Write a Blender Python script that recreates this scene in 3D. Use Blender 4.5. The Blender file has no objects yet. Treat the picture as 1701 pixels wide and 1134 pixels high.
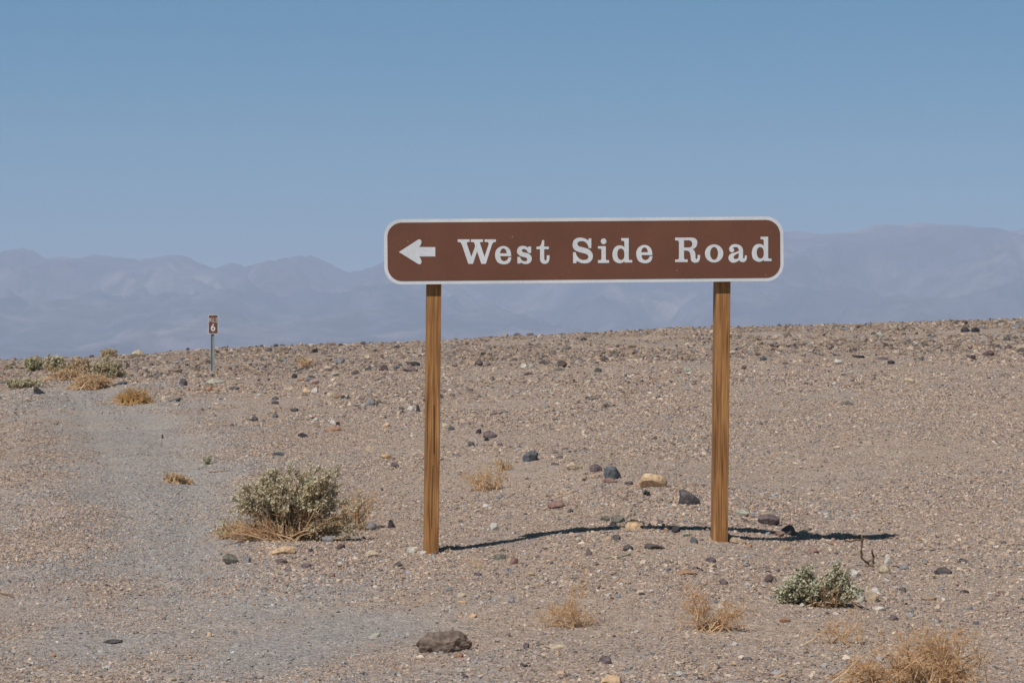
import bpy, math, random
import numpy as np
from mathutils import Vector, Matrix

sc = bpy.context.scene
COL = sc.collection
R = math.radians
# ------------------------------------------------------------------ camera
F = 4350.0                       # focal length in photo pixels (photo 1701 x 1134)
EYE = 1.45
cam_d = bpy.data.cameras.new("camera")
cam = bpy.data.objects.new("camera", cam_d); COL.objects.link(cam)
cam_d.sensor_width = 36.0; cam_d.lens = 36.0 * F / 1701.0
cam_d.clip_start = 0.1; cam_d.clip_end = 90000.0
PITCH = -math.atan2(7, F)
cam.location = (0, 0, EYE); cam.rotation_euler = (math.pi / 2 + PITCH, 0, 0)
cam_d.dof.use_dof = True; cam_d.dof.focus_distance = 16.3; cam_d.dof.aperture_fstop = 16.0
sc.camera = cam
# ------------------------------------------------------------------ sky, sun, exposure
SUNV = Vector((-0.47, -0.735, 1.0)).normalized()
w = bpy.data.worlds.new("World"); sc.world = w; w.use_nodes = True
nt = w.node_tree; nt.nodes.clear()
o_ = nt.nodes.new('ShaderNodeOutputWorld'); bg = nt.nodes.new('ShaderNodeBackground')
sky = nt.nodes.new('ShaderNodeTexSky'); sky.sky_type = 'NISHITA'; sky.sun_disc = False
sky.sun_elevation = math.asin(SUNV.z); sky.sun_rotation = math.atan2(SUNV.x, SUNV.y)
sky.altitude = 0; sky.air_density = 1.0; sky.dust_density = 0.6; sky.ozone_density = 2.0
tc = nt.nodes.new('ShaderNodeTexCoord'); sep = nt.nodes.new('ShaderNodeSeparateXYZ'); cmb = nt.nodes.new('ShaderNodeCombineXYZ')
mz = nt.nodes.new('ShaderNodeMath'); mz.operation = 'MULTIPLY_ADD'; mz.inputs[1].default_value = 3.4; mz.inputs[2].default_value = 0.10
nrm = nt.nodes.new('ShaderNodeVectorMath'); nrm.operation = 'NORMALIZE'
nt.links.new(tc.outputs['Generated'], sep.inputs[0]); nt.links.new(sep.outputs[0], cmb.inputs[0]); nt.links.new(sep.outputs[1], cmb.inputs[1])
nt.links.new(sep.outputs[2], mz.inputs[0]); nt.links.new(mz.outputs[0], cmb.inputs[2]); nt.links.new(cmb.outputs[0], nrm.inputs[0])
nt.links.new(nrm.outputs[0], sky.inputs[0])
# deep clear desert blue: strong polarised blue overhead, darker towards the zenith
tint = nt.nodes.new('ShaderNodeMix'); tint.data_type = 'RGBA'; tint.blend_type = 'MULTIPLY'; tint.inputs[0].default_value = 1.0
rp = nt.nodes.new('ShaderNodeValToRGB'); nt.links.new(sep.outputs[2], rp.inputs[0])
e_ = rp.color_ramp.elements; e_[0].position = 0.0; e_[0].color = (.50, 1.15, 1.03, 1); e_[1].position = 0.55; e_[1].color = (.10, .115, .14, 1)
q_ = e_.new(0.14); q_.color = (.07, 1.42, 1.62, 1)
nt.links.new(sky.outputs[0], tint.inputs[6]); nt.links.new(rp.outputs[0], tint.inputs[7]); nt.links.new(tint.outputs[2], bg.inputs[0]); nt.links.new(bg.outputs[0], o_.inputs[0])
bg.inputs[1].default_value = 0.085
sun_d = bpy.data.lights.new("sun", 'SUN'); sun_d.energy = 4.2; sun_d.angle = R(0.5); sun_d.color = (1.0, 0.96, 0.91)
sun = bpy.data.objects.new("sun", sun_d); COL.objects.link(sun)
sun.rotation_euler = SUNV.to_track_quat('Z', 'Y').to_euler()
sc.view_settings.view_transform = 'Standard'; sc.view_settings.look = 'None'
sc.view_settings.exposure = 0; sc.view_settings.gamma = 1
sc.cycles.volume_bounces = 1; sc.cycles.max_bounces = 6; sc.cycles.diffuse_bounces = 3
sc.cycles.use_denoising = True; sc.cycles.denoising_input_passes = 'RGB_ALBEDO_NORMAL'; sc.cycles.denoising_prefilter = 'ACCURATE'; sc.cycles.use_adaptive_sampling = False

# ------------------------------------------------------------------ noise
def _hash(ix, iy, s):
    h = (ix.astype(np.int64) * 374761393 + iy.astype(np.int64) * 668265263 + s * 1442695041) & 0xffffffff
    h = ((h ^ (h >> 13)) * 1274126177) & 0xffffffff
    h = ((h ^ (h >> 16)) * 2246822519) & 0xffffffff
    return ((h ^ (h >> 15)) & 0xffffff) / float(0xffffff)
def vnoise(x, y, s=0):
    x = np.asarray(x, float); y = np.asarray(y, float)
    ix = np.floor(x); iy = np.floor(y); fx = x - ix; fy = y - iy
    fx = fx * fx * (3 - 2 * fx); fy = fy * fy * (3 - 2 * fy)
    a = _hash(ix, iy, s); b = _hash(ix + 1, iy, s); c = _hash(ix, iy + 1, s); d = _hash(ix + 1, iy + 1, s)
    return (a + (b - a) * fx) * (1 - fy) + (c + (d - c) * fx) * fy - 0.5
def fbm(x, y, s=0, o=4):
    v = 0; a = 1.0
    for i in range(o):
        v = v + a * vnoise(np.asarray(x) * 2.03 ** i + 17.3 * i, np.asarray(y) * 2.03 ** i - 9.1 * i, s + i); a *= 0.5
    return v

# ------------------------------------------------------------------ terrain
RX = [-40, -20, -12, -8.5, -6.9, -4.8, -2.9, 0, 2.07, 4.7, 6.2, 9, 11.7, 20, 40]
RROW = [634.7, 604.7, 591.7, 579.3, 569.1, 563.0, 558.8, 547.7, 540.1, 531.4, 530.1, 522.9, 516.4, 503.0, 471.0]
RE = [(560 - r) / F * 60 for r in RROW]
NX = [-30, -6, -2.5, -1.6, -0.47, .1, .76, 1.1, 1.35, 1.6, 2.1, 2.7, 4, 7, 30]
NE = [-1.75, -1.44, -1.375, -1.36, -1.318, -1.30, -1.256, -1.262, -1.26, -1.28, -1.33, -1.315, -1.28, -1.2, -0.9]
BERM = []
TRACK_ON = False
MOUNDS = []
def ground_h(x, y):
    x = np.asarray(x, float); y = np.asarray(y, float)
    e16 = np.interp(x, NX, NE); e60 = np.interp(x, RX, RE)
    s = (e60 - e16) / 42.0
    e_near = e16 - 0.010 * (16 - y)
    e_near = np.maximum(e_near, e16 - 0.2)
    ym = np.maximum(y - 18.0, 0) + .35 * np.log1p(np.exp(-np.abs(y - 18.0) / .35)); e_mid = e16 + s * ym
    y0, y1 = 48.0, 72.0; s2 = -0.030
    d = np.clip(y - y0, 0, y1 - y0)
    extra = (s2 - s) * d * d / (2 * (y1 - y0)) + (s2 - s) * np.maximum(y - y1, 0)
    e_far = e_mid + extra
    e = np.where(y < 16, e_near, e_far)
    lim = -70.0
    e = np.where(e < lim, lim, e)
    near = np.exp(-np.maximum(y - 90, 0) / 80.0)
    calm = 1 - .72 * np.exp(-((x - .8) / 2.6) ** 2 - ((y - 16.8) / 2.2) ** 2)
    e = e + near * (calm * 0.05 * fbm(x * 0.45, y * 0.35, 3, 3) + calm * 0.022 * fbm(x * 2.1, y * 2.1, 7, 3) + 0.010 * fbm(x * 9, y * 9, 11, 2))
    if TRACK_ON:
        tm = track_mask(x, y); e = e - .03 * tm * np.clip((40 - y) / 10, 0, 1) + track_relief(x, y)
    e = e + near * np.clip((y - 30) / 20, 0, 1) * 0.07 * fbm(x * 1.1, y * 0.9, 23, 3)
    for i in range(len(BERM) - 1):
        ax, ay, h0 = BERM[i]; bx, by, h1 = BERM[i + 1]
        if True:
            dx, dy = bx - ax, by - ay
            t = np.clip(((x - ax) * dx + (y - ay) * dy) / (dx * dx + dy * dy), 0, 1)
            q = (x - ax - t * dx) ** 2 + (y - ay - t * dy) ** 2
            k = (h0 + (h1 - h0) * t) * np.exp(-q / (2 * 0.42 ** 2))
            acc = k if i == 0 else np.maximum(acc, k)
    if len(BERM) > 1: e = e + acc
    for mx, my, mh, mr in MOUNDS:
        e = e + mh * np.exp(-((x - mx) ** 2 + (y - my) ** 2) / (2 * mr * mr))
    return e + EYE
CP, SP = math.cos(PITCH), math.sin(PITCH)
def ray(px, py):
    cx = (px - 850.5) / F; cy = -(py - 567.0) / F
    return np.array([cx, CP - cy * SP, SP + cy * CP])
_ys = np.concatenate([np.arange(8, 20, 0.02), np.arange(20, 40, 0.04), np.arange(40, 90, 0.08)])
def hit(px, py):
    """first point of the ground seen at a photo pixel"""
    d = ray(px, py); X = d[0] / d[1] * _ys; Z = EYE + d[2] / d[1] * _ys
    b = ground_h(X, _ys) - Z
    k = np.argmax(b > 0)
    if b[k] <= 0: k = int(np.argmax(b))
    return np.array([X[k], _ys[k], float(ground_h(X[k], _ys[k]))])
bl = []
for px, py, h in [(420, 640, .0), (560, 668, .04), (690, 686, .04), (814, 732, .04), (881, 768, .05), (960, 785, .05), (1017, 798, .05), (1085, 812, .05), (1147, 838, .04), (1215, 856, .03)]:
    p = hit(px, py); bl.append((p[0], p[1], h))
ml = []
for px, py, h, r in [(500, 915, .03, .5), (1130, 896, .045, .22)]:
    p = hit(px, py); ml.append((p[0], p[1], h, r))
for px, py in [(719, 914), (1202, 898)]:
    p = hit(px, py); ml.append((p[0], p[1] + .06, .012, .13))
BERM = bl; MOUNDS = ml
# grey road gravel: world-space strip along the two-track and an apron in front
def W(px, py): return hit(px, py)[:2]
GREY = [(*W(*a), r, k) for a, r, k in [((140, 655), 1.2, 1), ((170, 680), 1.3, 1), ((215, 715), 1.0, 1), ((250, 745), .9, 1.2), ((290, 790), .8, 1.15), ((330, 840), .6, 1.1), ((230, 820), .5, .8), ((350, 900), .4, 1),
        ((60, 770), .6, .5), ((380, 960), .35, .6), ((560, 990), .4, .7), ((600, 1040), .5, .9), ((690, 1020), .3, .5), ((480, 1080), .45, .8), ((60, 960), .55, .9), ((150, 1080), .5, .7), ((40, 850), .6, .6), ((760, 1110), .4, .6), ((430, 1010), .4, .8), ((60, 1000), .35, .8), ((120, 1045), .25, .6), ((600, 1125), .4, .6), ((330, 1110), .3, .5), ((300, 880), .4, .6)]]
TRK = []
for row, xl, xr in [(640, 100, 170), (655, 92, 205), (680, 105, 255), (720, 118, 312), (760, 120, 352), (800, 130, 388), (850, 150, 392), (900, 165, 372), (950, 185, 400), (1000, 190, 390), (1050, 170, 330), (1100, 200, 330)]:
    a_, b_ = W(xl, row), W(xr, row); TRK.append(((a_[1] + b_[1]) / 2, a_[0], b_[0]))
TRK.sort(); TRK = np.array(TRK)
def track_mask(x, y):
    x = np.asarray(x, float) + .16 * fbm(np.asarray(x) * 1.3, np.asarray(y) * .8, 52, 3) ; y = np.asarray(y, float)
    l = np.interp(y, TRK[:, 0], TRK[:, 1]); r_ = np.interp(y, TRK[:, 0], TRK[:, 2]); w_ = .10 + .006 * y
    k = 1 / (1 + np.exp(-(x - l) / w_)) / (1 + np.exp((x - r_) / (w_ * .7)))
    return k * np.clip((y - 11.5) / 5, 0, 1) * np.clip((44 - y) / 3, 0, 1)
def track_relief(x, y):
    x = np.asarray(x, float); y = np.asarray(y, float)
    l = np.interp(y, TRK[:, 0], TRK[:, 1]); r_ = np.interp(y, TRK[:, 0], TRK[:, 2]); wd = r_ - l
    f = np.clip((y - 13) / 5, 0, 1) * np.clip((44 - y) / 3, 0, 1)
    bank = .055 * np.exp(-((x - l + .30) / .30) ** 2) + .045 * np.exp(-((x - r_ - .22) / .26) ** 2)
    rut = -.018 * np.exp(-((x - l - .28 * wd) / .13) ** 2) - .018 * np.exp(-((x - l - .74 * wd) / .13) ** 2)
    return f * (bank * (.7 + .8 * vnoise(x * 1.5, y * .8, 61)) + rut)
def grey_mask(x, y):
    m = 0.95 * track_mask(x, y)
    for gx, gy, r, k in GREY:
        m = np.maximum(m, .8 * k * np.exp(-(((x - gx) / r) ** 2 + ((y - gy) / (r * 2.4)) ** 2)))
    m = m + 0.5 * fbm(np.asarray(x) * 1.7, np.asarray(y) * 0.9, 41, 3)
    return np.clip((m - 0.12) * 1.5, 0, 1)

TRACK_ON = True
# ------------------------------------------------------------------ materials
def lin(c):
    return tuple(((v / 255) / 12.92 if v / 255 <= 0.04045 else ((v / 255 + 0.055) / 1.055) ** 2.4) for v in c[:3]) + (1,)
class NT:
    def __init__(s, name):
        s.m = bpy.data.materials.new(name); s.m.use_nodes = True; s.t = s.m.node_tree
        s.b = s.t.nodes['Principled BSDF']; s.b.inputs['Roughness'].default_value = 0.9
        s.b.inputs['Specular IOR Level'].default_value = 0.25
    def n(s, k, **kw):
        q = s.t.nodes.new(k)
        for a, v in kw.items():
            if a.startswith('i_'):
                q.inputs[int(a[2:]) if a[2:].isdigit() else a[2:].replace('_', ' ')].default_value = v
            else: setattr(q, a, v)
        return q
    def l(s, a, b): s.t.links.new(a, b)
    def ramp(s, fac, stops, interp='LINEAR'):
        r = s.n('ShaderNodeValToRGB'); r.color_ramp.interpolation = interp
        e = r.color_ramp.elements
        while len(e) < len(stops): e.new(0.5)
        for q, (p, c) in zip(e, stops): q.position = p; q.color = c
        s.l(fac, r.inputs[0]); return r.outputs[0]
    def mix(s, f, a, b, mode='MIX'):
        m = s.n('ShaderNodeMix', data_type='RGBA', blend_type=mode)
        for i, v in ((0, f), (6, a), (7, b)):
            if hasattr(v, 'links'): s.l(v, m.inputs[i])
            else: m.inputs[i].default_value = v
        return m.outputs[2]
def C(r, g, b): return (r, g, b, 1)

def pebble_palette():
    # tan desert stones, real-world base colours
    return [(.45, .345, .262), (.37, .285, .222), (.30, .235, .19), (.56, .46, .365), (.42, .295, .215), (.23, .185, .165), (.13, .115, .115),
            (.34, .33, .28), (.56, .50, .44), (.22, .21, .22), (.46, .32, .22), (.35, .26, .235)]
TAN = np.array(pebble_palette()) * np.array([1.04, 1.016, 1.01]); TANW = np.array([7, 6, 5, 4, 3, 3.4, 2.0, .5, .7, .7, 1.0, 2.5]); TANW /= TANW.sum()
GRY = np.array([(.355, .33, .315), (.285, .27, .265), (.42, .385, .36), (.20, .195, .20), (.31, .305, .315), (.44, .375, .33), (.50, .48, .47), (.39, .32, .27)])
GRYW = np.array([5, 4, 3, 2, 3, 2, 1, 2.]); GRYW /= GRYW.sum()

def ground_material():
    n = NT('desert_gravel')
    geo = n.n('ShaderNodeNewGeometry')
    at = n.n('ShaderNodeAttribute', attribute_name='grey')
    def cells(scale, rnd=1.0):
        v = n.n('ShaderNodeTexVoronoi', feature='F1'); v.inputs['Scale'].default_value = scale
        mp = n.n('ShaderNodeMapping'); mp.inputs['Scale'].default_value = (1, 1, 0.0); n.l(geo.outputs['Position'], mp.inputs[0]); n.l(mp.outputs[0], v.inputs['Vector']); return v
    v1 = cells(85); v2 = cells(33)
    sp1 = n.n('ShaderNodeSeparateColor'); n.l(v1.outputs['Color'], sp1.inputs[0])
    sp2 = n.n('ShaderNodeSeparateColor'); n.l(v2.outputs['Color'], sp2.inputs[0])
    tan_stops = [(0.0, C(.20, .17, .155)), (.12, C(.29, .235, .20)), (.35, C(.36, .285, .23)), (.6, C(.41, .325, .26)), (.8, C(.44, .365, .30)), (.93, C(.50, .43, .36)), (1.0, C(.57, .51, .45))]
    gry_stops = [(0.0, C(.18, .17, .165)), (.2, C(.27, .25, .24)), (.5, C(.35, .32, .295)), (.8, C(.41, .37, .335)), (1.0, C(.52, .49, .45))]
    t1 = n.ramp(sp1.outputs[0], tan_stops); g1 = n.ramp(sp1.outputs[0], gry_stops)
    t2 = n.ramp(sp2.outputs[1], tan_stops); g2 = n.ramp(sp2.outputs[1], gry_stops)
    a = n.mix(at.outputs['Fac'], t1, g1); b = n.mix(at.outputs['Fac'], t2, g2)
    col = n.mix(1.0, n.mix(0.35, a, b), C(1.035, 1.015, 1.01), 'MULTIPLY')
    big = n.n('ShaderNodeTexNoise'); big.inputs['Scale'].default_value = 0.5; big.inputs['Detail'].default_value = 5; n.l(geo.outputs['Position'], big.inputs['Vector'])
    tint = n.ramp(big.outputs[0], [(.3, C(.90, .90, .92)), (.7, C(1.08, 1.04, .98))])
    col = n.mix(1.0, col, tint, 'MULTIPLY')
    n.l(col, n.b.inputs['Base Color'])
    b1 = n.n('ShaderNodeBump', invert=True); b1.inputs['Strength'].default_value = 0.9; b1.inputs['Distance'].default_value = 0.006; n.l(v1.outputs['Distance'], b1.inputs['Height'])
    b2 = n.n('ShaderNodeBump', invert=True); b2.inputs['Strength'].default_value = 0.7; b2.inputs['Distance'].default_value = 0.012; n.l(v2.outputs['Distance'], b2.inputs['Height']); n.l(b1.outputs[0], b2.inputs['Normal'])
    n.l(b2.outputs[0], n.b.inputs['Normal'])
    return n.m
def pebble_material():
    n = NT('loose_stone_gravel')
    at = n.n('ShaderNodeAttribute', attribute_name='col', attribute_type='INSTANCER')
    tcn = n.n('ShaderNodeTexCoord')
    no = n.n('ShaderNodeTexNoise'); no.inputs['Scale'].default_value = 3.0; no.inputs['Detail'].default_value = 4; n.l(tcn.outputs['Object'], no.inputs['Vector'])
    r = n.ramp(no.outputs[0], [(.3, C(.82, .82, .82)), (.7, C(1.12, 1.1, 1.08))])
    n.l(n.mix(1.0, at.outputs['Color'], r, 'MULTIPLY'), n.b.inputs['Base Color'])
    return n.m
def rock_material(name, c, c2=None, speck=0.25, rough=0.85, dust=0.3):
    n = NT(name)
    tcn = n.n('ShaderNodeTexCoord')
    c = lin(c) ; c2 = lin(c2) if c2 else tuple(v * 0.72 for v in c[:3]) + (1,)
    no = n.n('ShaderNodeTexNoise'); no.inputs['Scale'].default_value = 2.2; no.inputs['Detail'].default_value = 7; no.inputs['Roughness'].default_value = .65; no.inputs['Distortion'].default_value = .6
    mp = n.n('ShaderNodeMapping'); mp.inputs['Scale'].default_value = (1, 1, 2.2); n.l(tcn.outputs['Object'], mp.inputs[0])
    oi = n.n('ShaderNodeObjectInfo'); n.l(oi.outputs['Random'], mp.inputs['Location'])
    n.l(mp.outputs[0], no.inputs['Vector'])
    base = n.ramp(no.outputs[0], [(.36, c2), (.62, c)])
    fn = n.n('ShaderNodeTexNoise'); fn.inputs['Scale'].default_value = 30; fn.inputs['Detail'].default_value = 3; n.l(tcn.outputs['Object'], fn.inputs['Vector'])
    sp = n.ramp(fn.outputs[0], [(.35, C(1 - speck, 1 - speck, 1 - speck)), (.65, C(1 + speck, 1 + speck, 1 + speck))])
    col = n.mix(1.0, base, sp, 'MULTIPLY')
    n.l(col, n.b.inputs['Base Color']); n.b.inputs['Roughness'].default_value = rough
    bp = n.n('ShaderNodeBump'); bp.inputs['Strength'].default_value = .5; bp.inputs['Distance'].default_value = .06; n.l(no.outputs[0], bp.inputs['Height'])
    b2 = n.n('ShaderNodeBump'); b2.inputs['Strength'].default_value = .4; b2.inputs['Distance'].default_value = .03; n.l(fn.outputs[0], b2.inputs['Height']); n.l(bp.outputs[0], b2.inputs['Normal'])
    n.l(b2.outputs[0], n.b.inputs['Normal'])
    return n.m
def plain_material(name, c, rough=.6, var=.12, scale=8, metal=0.0, spec=.3):
    n = NT(name); tcn = n.n('ShaderNodeTexCoord')
    no = n.n('ShaderNodeTexNoise'); no.inputs['Scale'].default_value = scale; no.inputs['Detail'].default_value = 5; n.l(tcn.outputs['Object'], no.inputs['Vector'])
    n.l(n.ramp(no.outputs[0], [(.3, tuple(v * (1 - var) for v in c[:3]) + (1,)), (.7, tuple(min(1, v * (1 + var)) for v in c[:3]) + (1,))]), n.b.inputs['Base Color'])
    n.b.inputs['Roughness'].default_value = rough; n.b.inputs['Metallic'].default_value = metal; n.b.inputs['Specular IOR Level'].default_value = spec
    return n.m
def wood_material():
    n = NT('stained_post_wood'); tcn = n.n('ShaderNodeTexCoord'); oi = n.n('ShaderNodeObjectInfo')
    mp = n.n('ShaderNodeMapping'); mp.inputs['Scale'].default_value = (1, 1, .035); n.l(tcn.outputs['Object'], mp.inputs[0])
    ad = n.n('ShaderNodeMath', operation='MULTIPLY'); ad.inputs[1].default_value = 7.0; n.l(oi.outputs['Random'], ad.inputs[0])
    cm = n.n('ShaderNodeCombineXYZ'); n.l(ad.outputs[0], cm.inputs[0]); n.l(ad.outputs[0], cm.inputs[2]); n.l(cm.outputs[0], mp.inputs['Location'])
    g1 = n.n('ShaderNodeTexNoise'); g1.inputs['Scale'].default_value = 62; g1.inputs['Detail'].default_value = 5; g1.inputs['Distortion'].default_value = .4; n.l(mp.outputs[0], g1.inputs['Vector'])
    g2 = n.n('ShaderNodeTexNoise'); g2.inputs['Scale'].default_value = 150; g2.inputs['Detail'].default_value = 3; n.l(mp.outputs[0], g2.inputs['Vector'])
    mp3 = n.n('ShaderNodeMapping'); mp3.inputs['Scale'].default_value = (1, 1, .25); n.l(tcn.outputs['Object'], mp3.inputs[0])
    g3 = n.n('ShaderNodeTexNoise'); g3.inputs['Scale'].default_value = 7; g3.inputs['Detail'].default_value = 4; n.l(mp3.outputs[0], g3.inputs['Vector'])
    c = n.ramp(g1.outputs[0], [(.30, C(.13, .055, .020)), (.41, C(.28, .130, .046)), (.56, C(.39, .195, .072)), (.72, C(.50, .285, .12))])
    c = n.mix(1.0, c, n.ramp(g2.outputs[0], [(.35, C(.74, .72, .70)), (.6, C(1.08, 1.08, 1.08))]), 'MULTIPLY')
    c = n.mix(1.0, c, n.ramp(g3.outputs[0], [(.33, C(.70, .64, .58)), (.55, C(1.04, 1.03, 1.01))]), 'MULTIPLY')
    n.l(c, n.b.inputs['Base Color']); n.b.inputs['Roughness'].default_value = .7
    bp = n.n('ShaderNodeBump'); bp.inputs['Strength'].default_value = .35; bp.inputs['Distance'].default_value = .004; n.l(g1.outputs[0], bp.inputs['Height']); n.l(bp.outputs[0], n.b.inputs['Normal'])
    return n.m

# ------------------------------------------------------------------ object helpers
def mesh(name, verts, faces, mats=None, midx=None, smooth=False):
    me = bpy.data.meshes.new(name)
    verts = np.asarray(verts, dtype=np.float32).reshape(-1, 3)
    if isinstance(faces, np.ndarray) and len(faces):
        k = faces.shape[1]; me.vertices.add(len(verts)); me.vertices.foreach_set('co', verts.ravel())
        me.loops.add(faces.size); me.loops.foreach_set('vertex_index', faces.astype(np.int32).ravel())
        me.polygons.add(len(faces)); me.polygons.foreach_set('loop_start', np.arange(0, faces.size, k, dtype=np.int32))
        me.update(calc_edges=True)
    else:
        me.from_pydata(verts.tolist(), [], [list(f) for f in faces] if len(faces) else [])
    for m in mats or []: me.materials.append(m)
    if midx is not None and len(me.polygons): me.polygons.foreach_set('material_index', np.asarray(midx, dtype=np.int32))
    if len(me.polygons): me.polygons.foreach_set('use_smooth', [bool(smooth)] * len(me.polygons))
    me.update(); return me
def obj(name, me, parent=None, loc=None, rot=None):
    o = bpy.data.objects.new(name, me); COL.objects.link(o)
    if parent: o.parent = parent
    if loc is not None: o.location = loc
    if rot is not None: o.rotation_euler = rot
    return o
def tag(o, label=None, cat=None, group=None, kind=None):
    for k, v in (('label', label), ('category', cat), ('group', group), ('kind', kind)):
        if v: o[k] = v
    return o
def box(cx, cy, cz, sx, sy, sz):
    v = [(cx + a * sx / 2, cy + b * sy / 2, cz + c * sz / 2) for a in (-1, 1) for b in (-1, 1) for c in (-1, 1)]
    f = [(0, 1, 3, 2), (4, 6, 7, 5), (0, 4, 5, 1), (2, 3, 7, 6), (0, 2, 6, 4), (1, 5, 7, 3)]
    return v, f
def bevel(o, wd, seg=2):
    m = o.modifiers.new('bevel', 'BEVEL'); m.width = wd; m.segments = seg; m.limit_method = 'ANGLE'

# ------------------------------------------------------------------ ground sheet
def geom(a, b, n): return np.sign(a) * np.geomspace(abs(a), abs(b), n)
xs = np.concatenate([geom(-30000, -16, 30), np.arange(-15.8, -4, .16), np.arange(-4, 5, .055), np.arange(5, 16.5, .16), geom(17, 30000, 30)])
ys = np.concatenate([geom(-30000, -2, 24), np.arange(-1, 9, 1.0), np.arange(9, 21, .055), np.arange(21, 36, .11), np.arange(36, 76, .22), geom(77, 40000, 60)])
GX, GY = np.meshgrid(xs, ys)
GZ = ground_h(GX, GY)
nx, ny = len(xs), len(ys)
V = np.stack([GX, GY, GZ], -1).reshape(-1, 3)
idx = np.arange(nx * ny).reshape(ny, nx)
Fq = np.stack([idx[:-1, :-1], idx[:-1, 1:], idx[1:, 1:], idx[1:, :-1]], -1).reshape(-1, 4)
gm = ground_material()
me = mesh('ground', V, Fq, [gm], smooth=True)
ga = me.attributes.new('grey', 'FLOAT', 'POINT'); ga.data.foreach_set('value', grey_mask(GX, GY).ravel().astype(np.float32))
ground = tag(obj('ground', me), kind='structure')

# ------------------------------------------------------------------ loose gravel (instanced, uncountable)
rng = np.random.default_rng(5)
def scatter(y0, y1, dens, smin, smax, pw):
    dens *= 1.5
    A = (y1 - y0) * ((y0 + y1) * 0.2 + 2.4)
    n = int(A * dens); y = rng.uniform(y0, y1, n * 2); hw = y * 0.2 + 1.2
    keep = rng.uniform(0, 1, n * 2) < hw / (y1 * 0.2 + 1.2); y = y[keep][:n]; hw = hw[keep][:n]
    x = rng.uniform(-1, 1, len(y)) * hw
    s = smin * (1 - rng.uniform(0, 1, len(y)) * (1 - (smin / smax) ** pw)) ** (-1 / pw)
    return x, y, s
XS, YS, SS = [], [], []
for args in [(9.6, 14, 3600, .007, .045, 3.0), (14, 20, 2700, .0085, .05, 3.0), (20, 30, 1300, .011, .06, 2.9), (30, 42, 600, .015, .08, 2.7), (42, 68, 300, .020, .15, 2.5)]:
    a, b, c_ = scatter(*args); XS.append(a); YS.append(b); SS.append(c_)
# berm stones, a bit coarser
for i in range(len(BERM) - 1):
    (ax, ay, _), (bx, by, _) = BERM[i], BERM[i + 1]
    L = math.hypot(bx - ax, by - ay); k = int(70 * L)
    t = rng.uniform(0, 1, k)
    XS.append(ax + t * (bx - ax) + rng.normal(0, .22, k)); YS.append(ay + t * (by - ay) + rng.normal(0, .35, k)); SS.append(.02 + .05 * rng.power(.35, k) * rng.uniform(.3, 1, k))
PX = np.concatenate(XS); PY = np.concatenate(YS); PS = np.concatenate(SS)
patch = np.clip(.55 + 1.5 * fbm(PX * .55, PY * .38, 205, 4), 0, 1)
keep = rng.uniform(0, 1, len(PX)) < (.40 + .60 * patch) * np.where(PS > .026, .25 + .95 * patch, 1)
PX, PY, PS = PX[keep], PY[keep], PS[keep]
gmask = grey_mask(PX, PY)
cl = vnoise(PX * 0.7, PY * 0.5, 77) + .5
# finer stones in the track, coarser where the rubble gathers on the rise
PS = PS * (1 + 3.5 * np.clip(track_relief(PX, PY), 0, .08)) * .88 * (1 - .35 * gmask) * (0.62 + .72 * cl)
smooth_zone = np.clip((PX - 0.5) / 3, 0, 1) * np.clip((PY - 16.5) / 3, 0, 1) * np.clip((38 - PY) / 8, 0, 1)
PS = np.where(PS > .028, PS * (1 - .45 * smooth_zone), PS)
fine_left = 1 / (1 + np.exp((PX + 1.0 - .01 * PY) / .35)) * np.clip((33 - PY) / 6, 0, 1)      # fine crushed gravel on the road side
PS = np.where(PS > .016, .016 + (PS - .016) * (1 - .72 * fine_left), PS)
isg = rng.uniform(0, 1, len(PX)) < (0.08 + .80 * gmask)
ct = TAN[rng.choice(len(TAN), len(PX), p=TANW)]; cg = GRY[rng.choice(len(GRY), len(PX), p=GRYW)]
PC = np.where(isg[:, None], cg, ct) * rng.uniform(.84, 1.24, (len(PX), 1))
big = PS > .05
PC[PY > 42] *= .88
PC[big] *= rng.uniform(.6, 1.05, (big.sum(), 1))
PZ = ground_h(PX, PY) + PS * .12
pm = mesh('gravel', np.stack([PX, PY, PZ], -1), [])
a = pm.attributes.new('scl', 'FLOAT_VECTOR', 'POINT')
sc3 = np.stack([PS * rng.uniform(.75, 1.35, len(PS)), PS * rng.uniform(.75, 1.3, len(PS)), PS * rng.uniform(.4, .8, len(PS))], -1) * .5
a.data.foreach_set('vector', sc3.astype(np.float32).ravel())
a = pm.attributes.new('rot', 'FLOAT_VECTOR', 'POINT')
a.data.foreach_set('vector', np.stack([rng.normal(0, .3, len(PS)), rng.normal(0, .3, len(PS)), rng.uniform(0, 6.28, len(PS))], -1).astype(np.float32).ravel())
a = pm.attributes.new('col', 'FLOAT_COLOR', 'POINT')
a.data.foreach_set('color', np.concatenate([PC, np.ones((len(PS), 1))], 1).astype(np.float32).ravel())
gravel = tag(obj('gravel', pm), 'loose tan and grey gravel covering the desert ground', 'gravel', kind='stuff')
ng = bpy.data.node_groups.new('gravel_scatter', 'GeometryNodeTree')
ng.interface.new_socket('Geometry', in_out='INPUT', socket_type='NodeSocketGeometry'); ng.interface.new_socket('Geometry', in_out='OUTPUT', socket_type='NodeSocketGeometry')
N = ng.nodes; L = ng.links
gi = N.new('NodeGroupInput'); go = N.new('NodeGroupOutput')
peb = pebble_material()
join = N.new('GeometryNodeJoinGeometry')
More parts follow.
